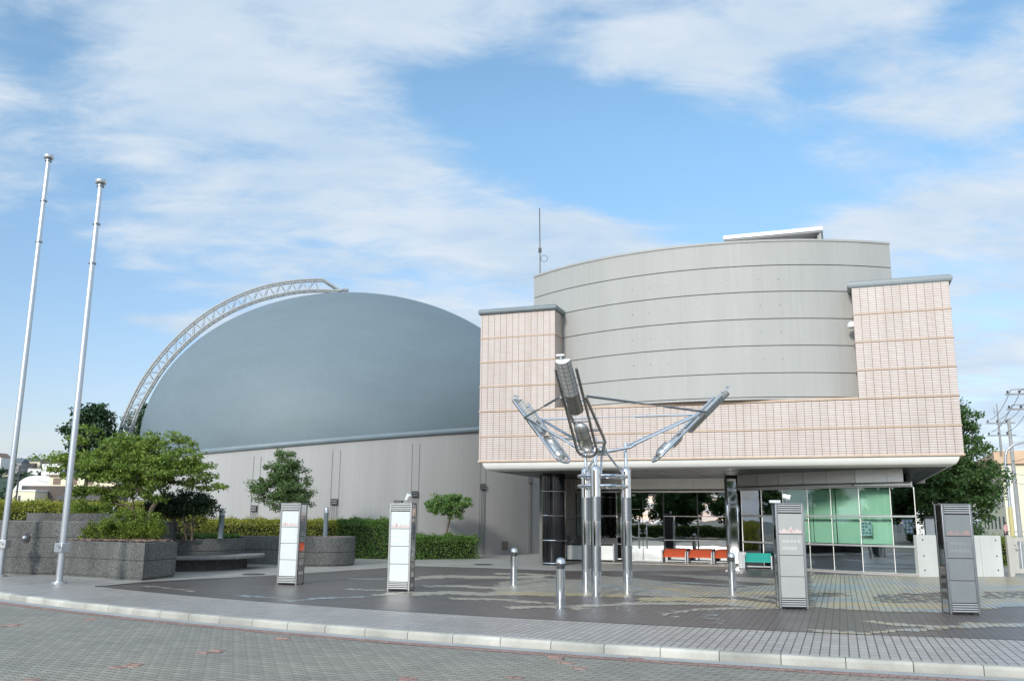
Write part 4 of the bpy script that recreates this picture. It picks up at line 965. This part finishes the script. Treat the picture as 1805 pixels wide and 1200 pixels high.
# curved planter with bench
cpl = thing('curved_planter', (-10.61, 29.8, 0), 'curved aggregate planter with a stone bench around it', 'planter')
def bent(rr, h0, h1, m, nm, groove=None):
    pr = [(0, h0), (rr, h0)]
    for g in (groove or []): pr += [(rr, g-.012), (rr-.02, g-.01), (rr-.02, g+.01), (rr, g+.012)]
    pr += [(rr, h1-.015), (rr-.015, h1), (0, h1)]
    return MB().lathe(pr, n=72).build(nm, m, cpl, angle=30)
bent(1.9, 0, .93, M_agg, 'planter_wall', [.55]); 
b = MB(); b.lathe([(1.92, .33), (2.62, .33), (2.66, .36), (2.66, .42), (2.63, .44), (1.92, .44)], (0, -.45, 0), 72, R_(-150), R_(20)); b.build('bench_slab', M_aggl, cpl, angle=30)
b = MB(); b.lathe([(1.905, 0), (2.1, 0), (2.1, .33)], (0, -.35, 0), 60, R_(-150), R_(10)); b.build('bench_support', M_agg, cpl)
wl = thing('planter_wall', (-8.2, 31.9, 0), 'aggregate wall linking the bench planter and the round planter', 'wall')
b = MB(); b.bb(-1.6, 1.0, -.15, .25, 0, .48); b.bb(-1.59, .99, -.135, .235, .48, .5); b.bb(-1.6, 1.0, -.15, .25, .5, .95); b.build('wall_block', M_agg, wl, bevel=.012)
o = drum_planter('round_planter', (-6.6, 31.75), 1.2, .96, 'smaller round aggregate planter with a bollard lamp in it')
chips('bark_mulch', arc((-6.6, 31.75), 1.0, 0, 2*math.pi, 24), .93, 350, 4, 'brown bark chips in the smaller round planter')

# ------------------------------------------------------------------ foliage
def leaf_quads(C, size, rng, up=.4, slim=.5, tri=False):
    n = len(C); N_ = rng.normal(size=(n, 3)); N_[:, 2] = N_[:, 2]+up*2; N_ /= np.linalg.norm(N_, axis=1, keepdims=True)+1e-9
    T = rng.normal(size=(n, 3)); T -= (T*N_).sum(1, keepdims=True)*N_; T /= np.linalg.norm(T, axis=1, keepdims=True)+1e-9
    B = np.cross(N_, T); s = size*rng.uniform(.6, 1.25, (n, 1))
    V = np.stack([C-T*s*.5, C+B*s*slim*.5+N_*s*.06, C+T*s*.5, C-B*s*slim*.5+N_*s*.06], 1).reshape(-1, 3)
    return V, np.arange(4*n).reshape(-1, 4)
def leaves(name, C, size, m, parent, seed, up=.4, slim=.55):
    rng = np.random.default_rng(seed); V, Q = leaf_quads(np.asarray(C, float), size, rng, up, slim); return np_mesh(name, V, Q, m, parent)
def make_tree(name, base, label, cat, trunk_top, blobs, nclus, lpc, rc, leaf, m, seed, group=None, r0=.12, flat=.6, tipr=.006, up=.4, stems=1, lean=0., bark=None, slim=.55, shell=.5):
    """blobs: (x, y, z, rx, ry, rz) relative to base"""
    rng = np.random.default_rng(seed); o = thing(name, base, label, cat, group=group)
    B = np.array(blobs, float); vol = B[:, 3]*B[:, 4]*B[:, 5]; idx = rng.choice(len(B), nclus, p=vol/vol.sum())
    d = rng.normal(size=(nclus, 3)); d /= np.linalg.norm(d, axis=1, keepdims=True); rad = rng.random((nclus, 1))**shell
    Cn = B[idx, :3]+d*rad*B[idx, 3:]
    nodes = []; par = []
    for s in range(stems):
        dx, dy = (rng.normal(0, .12, 2) if stems > 1 else (0, 0)); tt = np.array(trunk_top, float)
        pts = [np.array([dx, dy, -.05])]; last = -1
        end = tt+np.array([rng.normal(0, .25), rng.normal(0, .25), rng.normal(0, .1)])*(stems > 1)
        for i in range(1, 6):
            p = pts[0]+(end-pts[0])*i/5+np.append(rng.normal(0, .03, 2), 0)*(i < 5); pts.append(p)
        for p in pts: nodes.append(p); par.append(last); last = len(nodes)-1
    order = np.argsort(np.linalg.norm(Cn-np.array(trunk_top), axis=1))
    for i in order:
        c = Cn[i]; NA = np.array(nodes); dv = c-NA; dist = np.linalg.norm(dv, axis=1)+1.2*np.maximum(0, NA[:, 2]-c[2])
        dist[:2] += 1.0; j = int(np.argmin(dist)); a = NA[j]; k = 3; last = j
        for q in range(1, k+1):
            t = q/k; p = a+(c-a)*t+np.array([0, 0, .06*np.linalg.norm(c-a)*math.sin(math.pi*t)])+rng.normal(0, .025*np.linalg.norm(c-a), 3)*(q < k); nodes.append(p); par.append(last); last = len(nodes)-1
    cnt = np.zeros(len(nodes)); 
    for i in range(len(nodes)-1, -1, -1):
        cnt[i] = max(cnt[i], 0)+ (1 if cnt[i] == 0 else 0)
        if par[i] >= 0: cnt[par[i]] += cnt[i]
    rr = tipr*cnt**.5; rr *= min(1.0, r0/rr.max()) if rr.max() > r0 else 1; 
    V = []; Qd = []; K = 5
    for i in range(len(nodes)):
        j = par[i]
        if j < 0: continue
        a, c = nodes[j], nodes[i]; t = c-a; L_ = np.linalg.norm(t)
        if L_ < 1e-6: continue
        t = t/L_; u = np.cross(t, [0, 0, 1.]) if abs(t[2]) < .95 else np.cross(t, [1., 0, 0]); u /= np.linalg.norm(u); w = np.cross(t, u); o0 = len(V)
        ra = min(rr[j], rr[i]*1.6+.004); rb = rr[i]
        for (pp_, r_) in ((a-t*ra*.3, ra), (c, rb)):
            for q in range(K): an = 2*math.pi*q/K; V.append(pp_+(u*math.cos(an)+w*math.sin(an))*r_)
        for q in range(K): Qd.append((o0+q, o0+(q+1) % K, o0+K+(q+1) % K, o0+K+q))
    np_mesh('trunk', V, Qd, bark or M_bark, o)
    dd = rng.normal(size=(nclus, lpc, 3)); dd /= np.linalg.norm(dd, axis=2, keepdims=True); rad = rng.random((nclus, lpc, 1))**.5
    sz = rng.uniform(.65, 1.35, (nclus, 1, 1)); P = Cn[:, None, :]+dd*rad*rc*sz*np.array([1, 1, flat])
    leaves('crown', P.reshape(-1, 3), leaf, m, o, seed+1, up, slim); return o
def make_hedge(name, pts, h, w, m, label, seed, leaf=.06, dens=850, cat='hedge', core=True, wob=.06, z0=.0, group=None):
    """pts: centre line; front/back/top faces strewn with leaves round a dark core"""
    o = thing(name, (pts[0][0], pts[0][1], z0), label, cat, group=group); rng = np.random.default_rng(seed); P0 = Vector((pts[0][0], pts[0][1], 0)); allp = []
    for a, c in zip(pts[:-1], pts[1:]):
        A = Vector((*a, 0))-P0; Bv = Vector((*c, 0))-P0; d = Bv-A; ln = d.length; d.normalize(); nr = Vector((-d.y, d.x, 0))
        area = [ln*h, ln*h, ln*w, w*h, w*h]; 
        for k, ar in enumerate(area):
            n = int(ar*dens); u = rng.random(n); v = rng.random(n)
            if k < 2: P = np.array(A)+np.outer(u*ln, d)+np.outer(np.full(n, (w/2)*(1 if k else -1)), nr)+np.outer(v*h, [0, 0, 1]); nn = np.array(nr)*(1 if k else -1)
            elif k == 2: P = np.array(A)+np.outer(u*ln, d)+np.outer((v-.5)*w, nr)+np.array([0, 0, h]); nn = np.array([0, 0, 1.])
            else: P = np.array(A)+np.outer(np.full(n, ln if k == 4 else 0), d)+np.outer((u-.5)*w, nr)+np.outer(v*h, [0, 0, 1]); nn = np.array(d)*(1 if k == 4 else -1)
            bump_ = wob*(np.sin(P[:, 0]*5.1+seed)+np.sin(P[:, 1]*4.3+P[:, 2]*6.1)+np.sin(P[:, 0]*11+P[:, 2]*9))*.6+rng.normal(0, .04, n)+np.where(rng.random(n) < .05, .09, 0)
            P = P+np.outer(bump_, nn); allp.append(P)
        n = int(ln*w*dens*2.2); allp.append(np.array(A)+np.outer(rng.random(n)*ln, d)+np.outer((rng.random(n)-.5)*w*1.05, nr)+np.outer(h-.30*rng.random(n)**1.3+.03, [0, 0, 1]))
        if core:
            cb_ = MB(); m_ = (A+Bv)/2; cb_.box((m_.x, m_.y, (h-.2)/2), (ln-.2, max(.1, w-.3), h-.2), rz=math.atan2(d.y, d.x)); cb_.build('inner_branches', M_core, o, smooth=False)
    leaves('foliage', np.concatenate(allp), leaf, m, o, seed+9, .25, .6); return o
# spreading tree in the planters, layered light green
make_tree('spreading_tree', (-10.9, 26.6, .9), 'spreading light green tree behind the flagpole planter', 'tree', (.15, 0, 1.0),
  [(-.2, 0, 2.0, 1.7, 1.2, .6), (.9, -.1, 2.1, 1.15, .9, .6), (-1.4, .1, 2.3, 1.2, .8, .42), (.55, 0, 2.8, .75, .6, .38), (-.6, .2, 2.75, 1.2, .8, .34), (-2.5, .1, 2.42, 1.0, .4, .16), (-2.3, 0, 1.95, 1.0, .45, .18), (1.75, .1, 1.72, .8, .5, .28), (-1.3, .3, 1.35, 1.2, .6, .55), (-1.2, .3, .75, 1.0, .5, .35), (.3, -.2, 1.35, .9, .6, .35), (-2.2, .2, 2.95, .7, .4, .13), (1.3, 0, 2.8, .5, .3, .32), (.15, 0, 3.1, .3, .3, .25), (-1.7, .2, 3.2, .6, .4, .12)],
  370, 78, .29, .11, M_lf_maple, 11, r0=.12, flat=.42, tipr=.007, stems=3, up=.6, slim=.5)
make_tree('dark_conifer', (-21.2, 45, 0), 'dense dark tree behind the spreading tree', 'tree', (0, 0, 5.0), [(0, 0, 5.6, 1.35, 1.3, 1.35), (.1, 0, 6.6, .75, .8, .75), (.6, 0, 4.4, 1.7, 1.5, 1.2)], 160, 70, .42, .2, M_lf_dark, 12, r0=.25, flat=.7, tipr=.012)
make_tree('dark_conifer', (-23.9, 58.5, 0), 'dark tree showing between the gantry foot and the dome', 'tree', (0, 0, 6.0), [(0, 0, 7.6, 1.5, 1.4, 1.3), (.8, 0, 6.2, 1.9, 1.6, 1.3)], 130, 60, .5, .24, M_lf_dark, 13, r0=.25, flat=.7, tipr=.012)
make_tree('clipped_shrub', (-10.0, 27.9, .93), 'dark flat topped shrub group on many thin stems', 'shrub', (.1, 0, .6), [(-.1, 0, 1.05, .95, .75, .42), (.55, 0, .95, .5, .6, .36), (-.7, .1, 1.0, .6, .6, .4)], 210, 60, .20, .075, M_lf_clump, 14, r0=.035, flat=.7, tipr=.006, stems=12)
make_tree('clipped_shrub', (-10.5, 25.15, .93), 'low rounded green shrub in the angular planter', 'shrub', (0, 0, .2), [(.1, 0, .42, .85, .5, .42), (-.7, .1, .28, .5, .4, .28), (.5, -.1, .3, .5, .45, .3)], 170, 85, .16, .06, M_lf_hedge, 15, r0=.02, flat=.8, tipr=.004, stems=8)
make_tree('clipped_shrub', (-11.75, 25.35, .9), 'small green shrub between the flagpole and the stepped planter', 'shrub', (0, 0, .15), [(0, 0, .25, .3, .3, .3), (-.15, .1, .1, .3, .25, .2)], 40, 70, .14, .06, M_lf_hedge, 16, r0=.015, flat=.8, tipr=.004, stems=4)
make_tree('broadleaf_tree', (-8.35, 33.2, .1), 'dense conical green tree behind the first white pylon', 'tree', (0, 0, 2.3), [(0, 0, 2.35, 1.15, 1.0, .62), (.1, 0, 3.05, .85, .8, .6), (.05, 0, 3.7, .5, .5, .4), (-.75, 0, 2.6, .55, .5, .3), (.75, 0, 2.2, .5, .6, .35)], 230, 75, .21, .085, M_lf_mid, 17, r0=.06, flat=.6, tipr=.006)
make_tree('broadleaf_tree', (-2.6, 37.75, .1), 'small round topped tree growing out of the short hedge', 'tree', (.02, 0, 1.25), [(0, 0, 2.1, .98, .85, .42), (-.4, 0, 2.0, .55, .6, .36), (.4, 0, 2.15, .55, .6, .36), (.1, 0, 1.65, .5, .4, .2)], 150, 65, .17, .085, M_lf_lime, 18, r0=.05, flat=.65, tipr=.005)
make_tree('street_tree', (19.4, 40.3, 0), 'large dark green tree at the right end of the building', 'tree', (-.2, 0, 3.2), [(.4, 0, 3.6, 2.3, 2.0, 1.5), (-1.2, 0, 3.0, 1.6, 1.6, 1.2), (.5, 0, 5.0, 1.4, 1.4, 1.2), (.7, 0, 6.25, 1.15, 1.0, 1.05), (1.2, 0, 2.9, 1.25, 1.4, 1.2), (.2, 0, 1.4, 1.6, 1.2, 1.0), (-2.2, 0, 2.6, 1.2, 1.2, 1.0)], 430, 80, .46, .16, M_lf_big, 19, r0=.2, flat=.6, tipr=.011)
make_hedge('ivy_hedge', [(16.2, 35.2), (19.6, 36.2)], 1.05, 1.2, M_lf_hedge, 'low green hedge behind the concrete wall', 31, .07, 500)
make_hedge('clipped_hedge', [(-20.5, 32.4), (-11.0, 32.6)], 2.02, 1.1, M_lf_hedgey, 'long yellow green hedge behind the stepped planter', 21, .07, 650)
make_hedge('clipped_hedge', [(-12.5, 37.1), (-7.0, 37.45)], 1.46, .9, M_lf_hedgey, 'bright yellow green hedge along the hall wall', 22, .065, 750)
make_hedge('clipped_hedge', [(-7.0, 37.4), (-4.7, 37.0)], 1.5, .9, M_lf_hedged, 'tall dark green hedge right of the smaller round planter', 23, .06, 1000)
make_hedge('clipped_hedge', [(-4.25, 36.75), (-1.5, 38.0)], .88, .9, M_lf_hedged, 'short square hedge under the small round tree', 24, .06, 1000)
rng = np.random.default_rng(8); th_ = rng.random(2600)*6.28; rd_ = 1.7*np.sqrt(rng.random(2600)); C_ = np.stack([-10.61+rd_*np.cos(th_), 29.8+rd_*np.sin(th_), .95+.09*rng.random(2600)], 1)
tag(leaves('ground_cover', C_, .09, M_grass, None, 8, .1, .5), 'low green ground cover on the curved planter', 'ground cover', kind='stuff')
MB().lathe([(0, .93), (1.88, .93)], (0, 0, 0), 40).build('soil', M_soil, cpl)
# bollard lamps in the planting
def lamp(p, h, label):
    o = thing('bollard_lamp', p, label, 'bollard lamp', group='bollard lamps in the planting')
    MB().lathe([(.085, 0), (.085, .03), (.08, h-.28), (.088, h-.26), (.088, h-.2)], n=20).build('post', M_cope, o)
    MB().lathe([(.07, h-.2), (.072, h-.07), (.05, h-.02), (0, h)], n=20).build('lens', mat('lens_glass', (.6, .64, .66), .1, 0, spec=.8), o)
    b = MB()
    for i in range(6): t = math.pi*i/3; b.tube([(.085*math.cos(t), .085*math.sin(t), h-.21), (.085*math.cos(t), .085*math.sin(t), h-.09), (.05*math.cos(t), .05*math.sin(t), h-.01), (0, 0, h+.012)], .008, 6)
    b.build('cage', M_grey, o)
lamp((-6.4, 31.55, .93), 1.04, 'grey caged bollard lamp in the smaller round planter'); lamp((-9.07, 28.55, .93), .92, 'grey caged bollard lamp beside the dark stemmed shrubs')
lamp((-13.1, 30.0, 0.9), 1.1, 'bollard lamp behind the low rounded shrub, mostly hidden'); lamp((-19.6, 34.0, 1.3), .88, 'bollard lamp peeping over the hedge at the far left')

# ------------------------------------------------------------------ far left: hill, houses
def hill():
    nx, ny = 60, 24; V = []; Fq = []
    for j in range(ny+1):
        for i in range(nx+1):
            x = -1100+1300*i/nx; y = 380+520*j/ny; t = min(1, max(0, j/ny*1.25)); h = 44*(t*t*(3-2*t))*(1-.55*max(0, min(1, (x+330)/420)))+3*math.sin(x*.02+j)+2*math.sin(x*.051)
            V.append((x, y, max(-.4, h-.4 if j else -.5)))
    for j in range(ny):
        for i in range(nx): a = j*(nx+1)+i; Fq.append((a, a+1, a+nx+2, a+nx+1))
    return tag(MB().add(V, Fq).build('hill', M_hill), kind='structure')
hl = hill()
def hz(x, y):
    j = (y-380)/520*24; t = min(1, max(0, j/24*1.25)); return 44*(t*t*(3-2*t))*(1-.55*max(0, min(1, (x+330)/420)))
rng = np.random.default_rng(44); cc_ = []
for k in range(520):
    x = rng.uniform(-460, -150); y = rng.uniform(400, 860); z = hz(x, y); r = rng.uniform(2.5, 5); m_ = 26; d_ = rng.normal(size=(m_, 3)); d_ /= np.linalg.norm(d_, axis=1, keepdims=True); cc_.append(np.array([x, y, z+r*.6])+d_*np.array([r, r, r*.8])*rng.random((m_, 1))**.4)
tag(leaves('hillside_wood', np.concatenate(cc_), 2.6, M_lf_far, None, 45, .3, .8), 'dark wooded hillside at the far left', 'wood', kind='stuff')
def house(x, y, z, w, d, h, rz, wm, rm, label, roof='gable', rh=2.0, wins=(), group=None, cat='house', name='house'):
    o = thing(name, (x, y, z), label, cat, rz=rz, group=group)
    MB().bb(-w/2, w/2, -d/2, d/2, -3, h).build('wall', wm, o, smooth=False)
    b = MB()
    if roof == 'gable': b.add([(-w/2-.3, -d/2-.4, h), (w/2+.3, -d/2-.4, h), (w/2+.3, d/2+.4, h), (-w/2-.3, d/2+.4, h), (-w/2-.3, 0, h+rh), (w/2+.3, 0, h+rh)], [(0, 1, 5, 4), (2, 3, 4, 5), (0, 4, 3), (1, 2, 5), (3, 2, 1, 0)])
    elif roof == 'front': b.add([(-w/2-.3, -d/2-.4, h), (w/2+.3, -d/2-.4, h), (w/2+.3, d/2+.4, h), (-w/2-.3, d/2+.4, h), (0, -d/2-.4, h+rh), (0, d/2+.4, h+rh)], [(0, 1, 4), (2, 3, 5), (1, 2, 5, 4), (3, 0, 4, 5), (3, 2, 1, 0)])
    else: b.bb(-w/2-.2, w/2+.2, -d/2-.2, d/2+.2, h, h+.3)
    b.build('roof', rm, o, smooth=False)
    for (wx, wz, ww, wh) in wins: MB().bb(wx-ww/2, wx+ww/2, -d/2-.05, -d/2+.05, wz-wh/2, wz+wh/2).build('window', M_win, o, smooth=False)
    return o
hs = [(2, 809, 'white', 'f'), (32, 818, 'grey', 'g'), (47, 826, 'white', 'g'), (62, 816, 'tan', 'f'), (76, 819, 'white', 'f'), (84, 829, 'white', 'g'), (66, 829, 'white', 'b'), (24, 826, 'tan', 'g'), (108, 822, 'white', 'g'), (120, 828, 'tan', 'f')]
cols_ = dict(white=M_whitew, grey=M_grey, tan=M_cream)
for i, (px, py, c, r) in enumerate(hs):
    y = 640+i*7 % 40; d_ = ray(px, py); t = y/d_.y; x, z = d_.x*t, EYE+d_.z*t; w = 11 if r == 'g' else 9
    house(x, y, z-4, w, 9, 5, R_(-15+9*(i % 4)), cols_[c], M_roofb if i % 2 else M_roofr, f'small {c} house on the far hill', dict(g='gable', f='front', b='flat')[r], 3.2, [(-2, 3, 1.4, 1.4), (2, 3, 1.4, 1.4)], 'houses on the far hill')
o = thing('apartment_block', (-105.5, 205, 0), 'white block with a curved roof edge on the far left', 'building', rz=R_(-12))
n = 14; pr = [(-5.6, 0), (-5.6, 4.6)]+[(-5.6+5.4*(1-math.cos(R_(90)*i/n)), 4.6+5.6*math.sin(R_(90)*i/n)) for i in range(1, n+1)]+[(6, 10.2), (6, 0)]
b = MB(); k = len(pr); b.add([(x, -4, z) for x, z in pr]+[(x, 6, z) for x, z in pr], [tuple(range(k)), tuple(range(2*k-1, k-1, -1))]+[(i, k+i, k+(i+1) % k, (i+1) % k) for i in range(k)]); b.build('wall', M_whitew, o, smooth=False)
for x, z in ((-1.8, 7.4), (-2.4, 5.0)): MB().bb(x-1.1, x+1.1, -4.08, -3.9, z-.6, z+.6).build('window', M_win, o); MB().bb(x-1.4, x+1.4, -4.7, -4.1, z-1.1, z-.4).build('balcony', M_panelg, o)
MB().bb(1.5, 6.2, -3.8, 6, 10.3, 12.8).build('stair_tower', M_whitew, o)
b = MB(); b.add([(1, -4.2, 9.3), (10, -4.2, 7.2), (10, 6, 7.2), (1, 6, 10.6)], [(0, 1, 2, 3)]); b.build('roof', M_roofb, o)
o = house(-96.3, 182, 0, 5.6, 6, 6.2, R_(-8), M_cream, M_whitew, 'cream flat roofed house with two small windows', 'flat', 0, [(-1.3, 4.8, .5, 1.1), (-.5, 4.8, .5, 1.1), (1.5, 4.2, .4, 1.1), (.4, 1.7, .5, 1.2)])
o = thing('terraced_building', (-88.5, 186, 0), 'dark brown stepped building with balconies behind the flagpole', 'building', rz=R_(-5))
MB().bb(-9, 9, -4, 4, -1, 7.4).build('wall', mat('dark_brown_render', (.11, .085, .075), .8), o, smooth=False); MB().bb(-5.2, 9, -3, 4, 7.4, 9.4).build('top_storey', M_cream, o, smooth=False)
for x in (-3.5, 0, 3.5): MB().bb(x-.8, x+.8, -3.06, -2.95, 7.7, 9.0).build('window', M_roofr, o)
MB().bb(-5.6, 9.4, -3.6, 4.2, 9.4, 9.7).build('roof', M_roofr, o); MB().bb(-2, 9.2, -5.0, -4.0, 4.6, 5.5).build('balcony', M_dark, o)
for x in (0, 3.2, 6.4): MB().bb(x-1.2, x+1.2, -4.05, -3.95, 4.8, 7.0).build('window', M_win, o)
o = house(-81.5, 160, -.5, 7.5, 6, 3.6, R_(-5), M_whitew, M_roofr, 'low white shed with a dark curved eave', 'flat', 0, [(-4, 2, 1.5, 1)], name='low_shed', cat='shed')
o = house(-88.5, 160, -.5, 6, 6, 2.6, R_(12), M_stone, M_roofb, 'small tan house with a blue grey roof at far left', 'gable', 1.8)
up_ = thing('utility_pole', (-71, 130, 0), 'thin dark utility pole between the two flagpoles', 'utility pole'); MB().tube([(0, 0, 0), (0, 0, 8.6)], .13, 8).build('pole', M_dark, up_); MB().bb(-.9, .9, -.06, .06, 7.9, 8.05).build('cross_arm', M_dark, up_)

# ------------------------------------------------------------------ far right: building, poles, wires, street lamp
o = thing('school_building', (66, 112, 0), 'cream building with an orange brown roof parapet at the right edge', 'building', rz=R_(-22))
MB().bb(-4.2, 22, 0, 30, -.3, 9.0).build('wall', M_cream, o, smooth=False)
MB().bb(-5.0, 22.6, -.6, 30.5, 9.0, 10.6).build('roof_parapet', M_orangeb, o, smooth=False)
for k in range(3):
    for i in range(6): MB().bb(-4.26, -4.15, 2+4.4*i, 3.3+4.4*i, .9+2.8*k, 2.5+2.8*k).build('window', M_win, o)
MB().bb(-.5, 20, -.06, .06, .2, 1.6).build('garage_opening', M_win, o, smooth=False)
b = MB(); b.bb(-4.0, -3.2, -.12, .0, .0, 9); b.build('pilaster', M_whitew, o)
at_ = thing('radio_mast', (61.4, 112, 10.4), 'slim radio mast on the orange brown roof', 'mast')
MB().tube([(0, 0, 0), (0, 0, 3.0), (0, 0, 6.1)], [.16, .12, .05], 8).build('mast', M_grey, at_); b = MB(); b.bb(-.5, .1, -.03, .03, 5.0, 5.06); b.tube([(-.4, 0, 4.7), (-.4, 0, 5.6)], .03, 6); b.bb(-.3, .35, -.03, .03, 3.4, 3.46); b.tube([(.3, 0, 3.2), (.3, 0, 3.9)], .04, 6); b.build('aerial', M_grey, at_)
def util(p, h, r, label):
    o = thing('utility_pole', p, label, 'utility pole', group='utility poles along the side street')
    MB().tube([(0, 0, -.3), (0, 0, h)], [r, r*.68], 12).build('pole', M_pole, o)
    for z in (h-.35, h-1.35):
        MB().bb(-1.7, .45, -.05, .05, z-.05, z+.05).build('cross_arm', M_grey, o)
        for x in (-1.55, -.85, -.2): MB().lathe([(.03, 0), (.06, .03), (.06, .1), (.09, .11), (.05, .2), (0, .21)], (x, 0, z+.05), 10).build('insulator', M_dark, o)
    return o
u1 = util((40.6, 72.5, 0), 10.0, .19, 'concrete utility pole before the cream wall'); u1.rotation_euler = (0, 0, R_(-15))
u2 = util((34.6, 58.5, 0), 10.4, .2, 'concrete utility pole with a transformer at the right edge'); u2.rotation_euler = (0, 0, R_(-15))
t = MB(); t.lathe([(0, 0), (.28, 0), (.28, .75), (.24, .8), (0, .82)], (-.45, -.1, 5.2), 16); t.build('transformer', M_white, u2); b = MB(); b.box((-.3, 0, 5.5), (.5, .06, .06)); b.box((-.3, 0, 5.9), (.5, .06, .06)); b.build('bracket', M_grey, u2)
def wire(a, c, sag, label, r=.018):
    A, B = Vector(a), Vector(c); pts = [A.lerp(B, i/14)-Vector((0, 0, sag*4*(i/14)*(1-i/14))) for i in range(15)]
    return tag(MB().tube(pts, r, 5).build('power_line', M_wire), label, 'power line', 'power lines at the right')
lw = 'black power line strung between the right hand utility poles'; lx = 'black power line running off the right edge from the poles'
for z1, z2, dx in ((9.9, 10.3, -1.5), (9.9, 10.3, -.8), (9.9, 10.3, -.1), (8.9, 9.3, -1.5), (8.9, 9.3, -.3), (6.6, 6.7, 0), (5.6, 5.4, 0), (4.9, 4.7, 0)):
    wire((40.6+dx, 72.5, z1), (34.6+dx, 58.5, z2), .35, lw); wire((34.6+dx, 58.5, z2), (30.5+dx*.8, 36, z2-.2), .7, lx)
    
sl = thing('street_lamp', (30.9, 56, 0), 'grey street lamp with a curved arm reaching right', 'street lamp')
MB().tube([(0, 0, 0), (0, 0, 5.6), (.12, -.05, 6.1), (.5, -.2, 6.45), (1.1, -.4, 6.6), (2.6, -.8, 6.62)], [.11, .085, .08, .075, .065, .055], 12).build('pole', M_galv, sl); MB().lathe([(.13, 0), (.13, 2.6), (.118, 2.62)], n=14).build('yellow_sleeve', mat('faded_yellow_sleeve', (.5, .43, .2), .7), sl); MB().box((2.9, -.88, 6.6), (.7, .26, .14), rz=R_(-15)).build('lamp_head', M_galv, sl, bevel=.04)
gr = thing('guard_rail', (38, 84, 0), 'grey pipe guard rail along the side street', 'railing', rz=R_(-18)); b = MB()
for i in range(9): b.tube([(-4+1.9*i, 0, 0), (-4+1.9*i, 0, .95)], .04, 6)
b.build('post', M_grey, gr)
for z in (.92, .5): MB().tube([(-4.2, 0, z), (11.4, 0, z)], .035, 6).build('rail', M_grey, gr)
# a person far down the side street
def person():
    o = thing('person', (41.4, 76.0, 0), 'person in a pink top walking down the side street', 'person', rz=R_(20))
    sk = {'pelvis': (0, 0, .9, .13), 'waist': (0, 0, 1.08, .12), 'chest': (0, .01, 1.28, .15), 'neck': (0, 0, 1.46, .055), 'head': (0, -.01, 1.58, .085), 'crown': (0, 0, 1.68, .07)}
    names = list(sk); V = [sk[k][:3] for k in names]; Rd = [sk[k][3] for k in names]; Ed = [(i, i+1) for i in range(5)]
    def chain(st, pts):
        p = st
        for x, y, z, r in pts: V.append((x, y, z)); Rd.append(r); Ed.append((p, len(V)-1)); p = len(V)-1
    for s in (-1, 1):
        chain(0, [(s*.09, 0, .82, .085), (s*.10, -.1*s, .48, .06), (s*.10, .12*s-.05, .09, .042), (s*.10, -.12+.1*s, .035, .035)])
        chain(2, [(s*.19, .01, 1.38, .06), (s*.23, .06*s, 1.12, .042), (s*.22, -.05+.08*s, .9, .033), (s*.215, -.08+.08*s, .8, .03)])
    me = bpy.data.meshes.new('body'); me.from_pydata(V, Ed, []); ob = bpy.data.objects.new('body', me); col.objects.link(ob); ob.parent = o
    m = ob.modifiers.new('skin', 'SKIN'); 
    if not me.skin_vertices: me.attributes.new('skin', 'FLOAT', 'POINT')
    sv = me.skin_vertices[0].data if me.skin_vertices else None
    if sv:
        for i, r in enumerate(Rd): sv[i].radius = (r, r*.8)
        sv[0].use_root = True
    ob.modifiers.new('smooth', 'SUBSURF').levels = 1; ob.modifiers['smooth'].render_levels = 2; me.materials.append(M_skin)
    MB().lathe([(.145, .98), (.165, 1.1), (.19, 1.3), (.17, 1.42), (.07, 1.47)], n=16, scale=(1, .75)).build('top', M_shirt, o)
    b = MB(); 
    for s in (-1, 1): b.tube([(s*.08, 0, .98), (s*.09, 0, .82), (s*.10, -.1*s, .48), (s*.10, .12*s-.05, .12)], [.12, .105, .075, .06], 10)
    b.build('trousers', M_trouser, o); MB().ball((0, .015, 1.64), .108, 14, z0=-.35).build('hair', M_hair, o)
person()

# ------------------------------------------------------------------ across the street, seen mirrored in the glass
TL = ['round leafy tree mirrored in the left side lights', 'tallest leafy tree mirrored in the glass doors', 'leafy tree mirrored above the red bench seats', 'leafy tree mirrored in the glass corner', 'leafy tree mirrored behind the steel pillar', 'leafy tree mirrored in the green glass', 'leafy tree behind the tallest mirrored tree', 'leafy tree mirrored above the middle bench seat', 'leafy tree mirrored right of the doors', 'leafy tree mirrored beside the white house', 'leafy tree mirrored at the far end of the side lights']
for i, (x, y, h, sd_) in enumerate(((-21, -14, 6.2, 61), (-26.5, -12.5, 7.2, 62), (-32, -8, 6.4, 63), (-38, -1, 6.5, 64), (-15, -16, 6.6, 66), (-45, 9, 6.8, 67), (-24, -20, 8.6, 68), (-29.5, -15, 8.2, 69), (-35, -9, 8.0, 70), (-33, -18, 9.0, 71), (-18, -21, 8.6, 72))):
    make_tree('roadside_tree', (x, y, -.1), TL[i], 'tree', (0, 0, h*.4), [(0, 0, h*.62, 2.9, 2.9, h*.28), (.6, 0, h*.8, 1.7, 1.7, h*.2), (-.8, 0, h*.45, 2.6, 2.6, h*.25)], 210, 60, .75, .36, M_lf_big, sd_, group='trees across the street', r0=.16, tipr=.012)
make_hedge('roadside_hedge', [(-37, 0), (-31, -7), (-24, -11.5), (-10, -13)], 1.1, 1.0, M_lf_hedge, 'long green hedge across the street, mirrored in the glass', 65, .14, 130)
house(-40, -20, 0, 13, 8, 4.2, R_(128), M_whitew, M_roofb, 'white house with blue grey roof mirrored in the glass', 'gable', 2.4, [(-3, 2.4, 1.6, 1.3), (2, 2.4, 1.8, 1.5)])
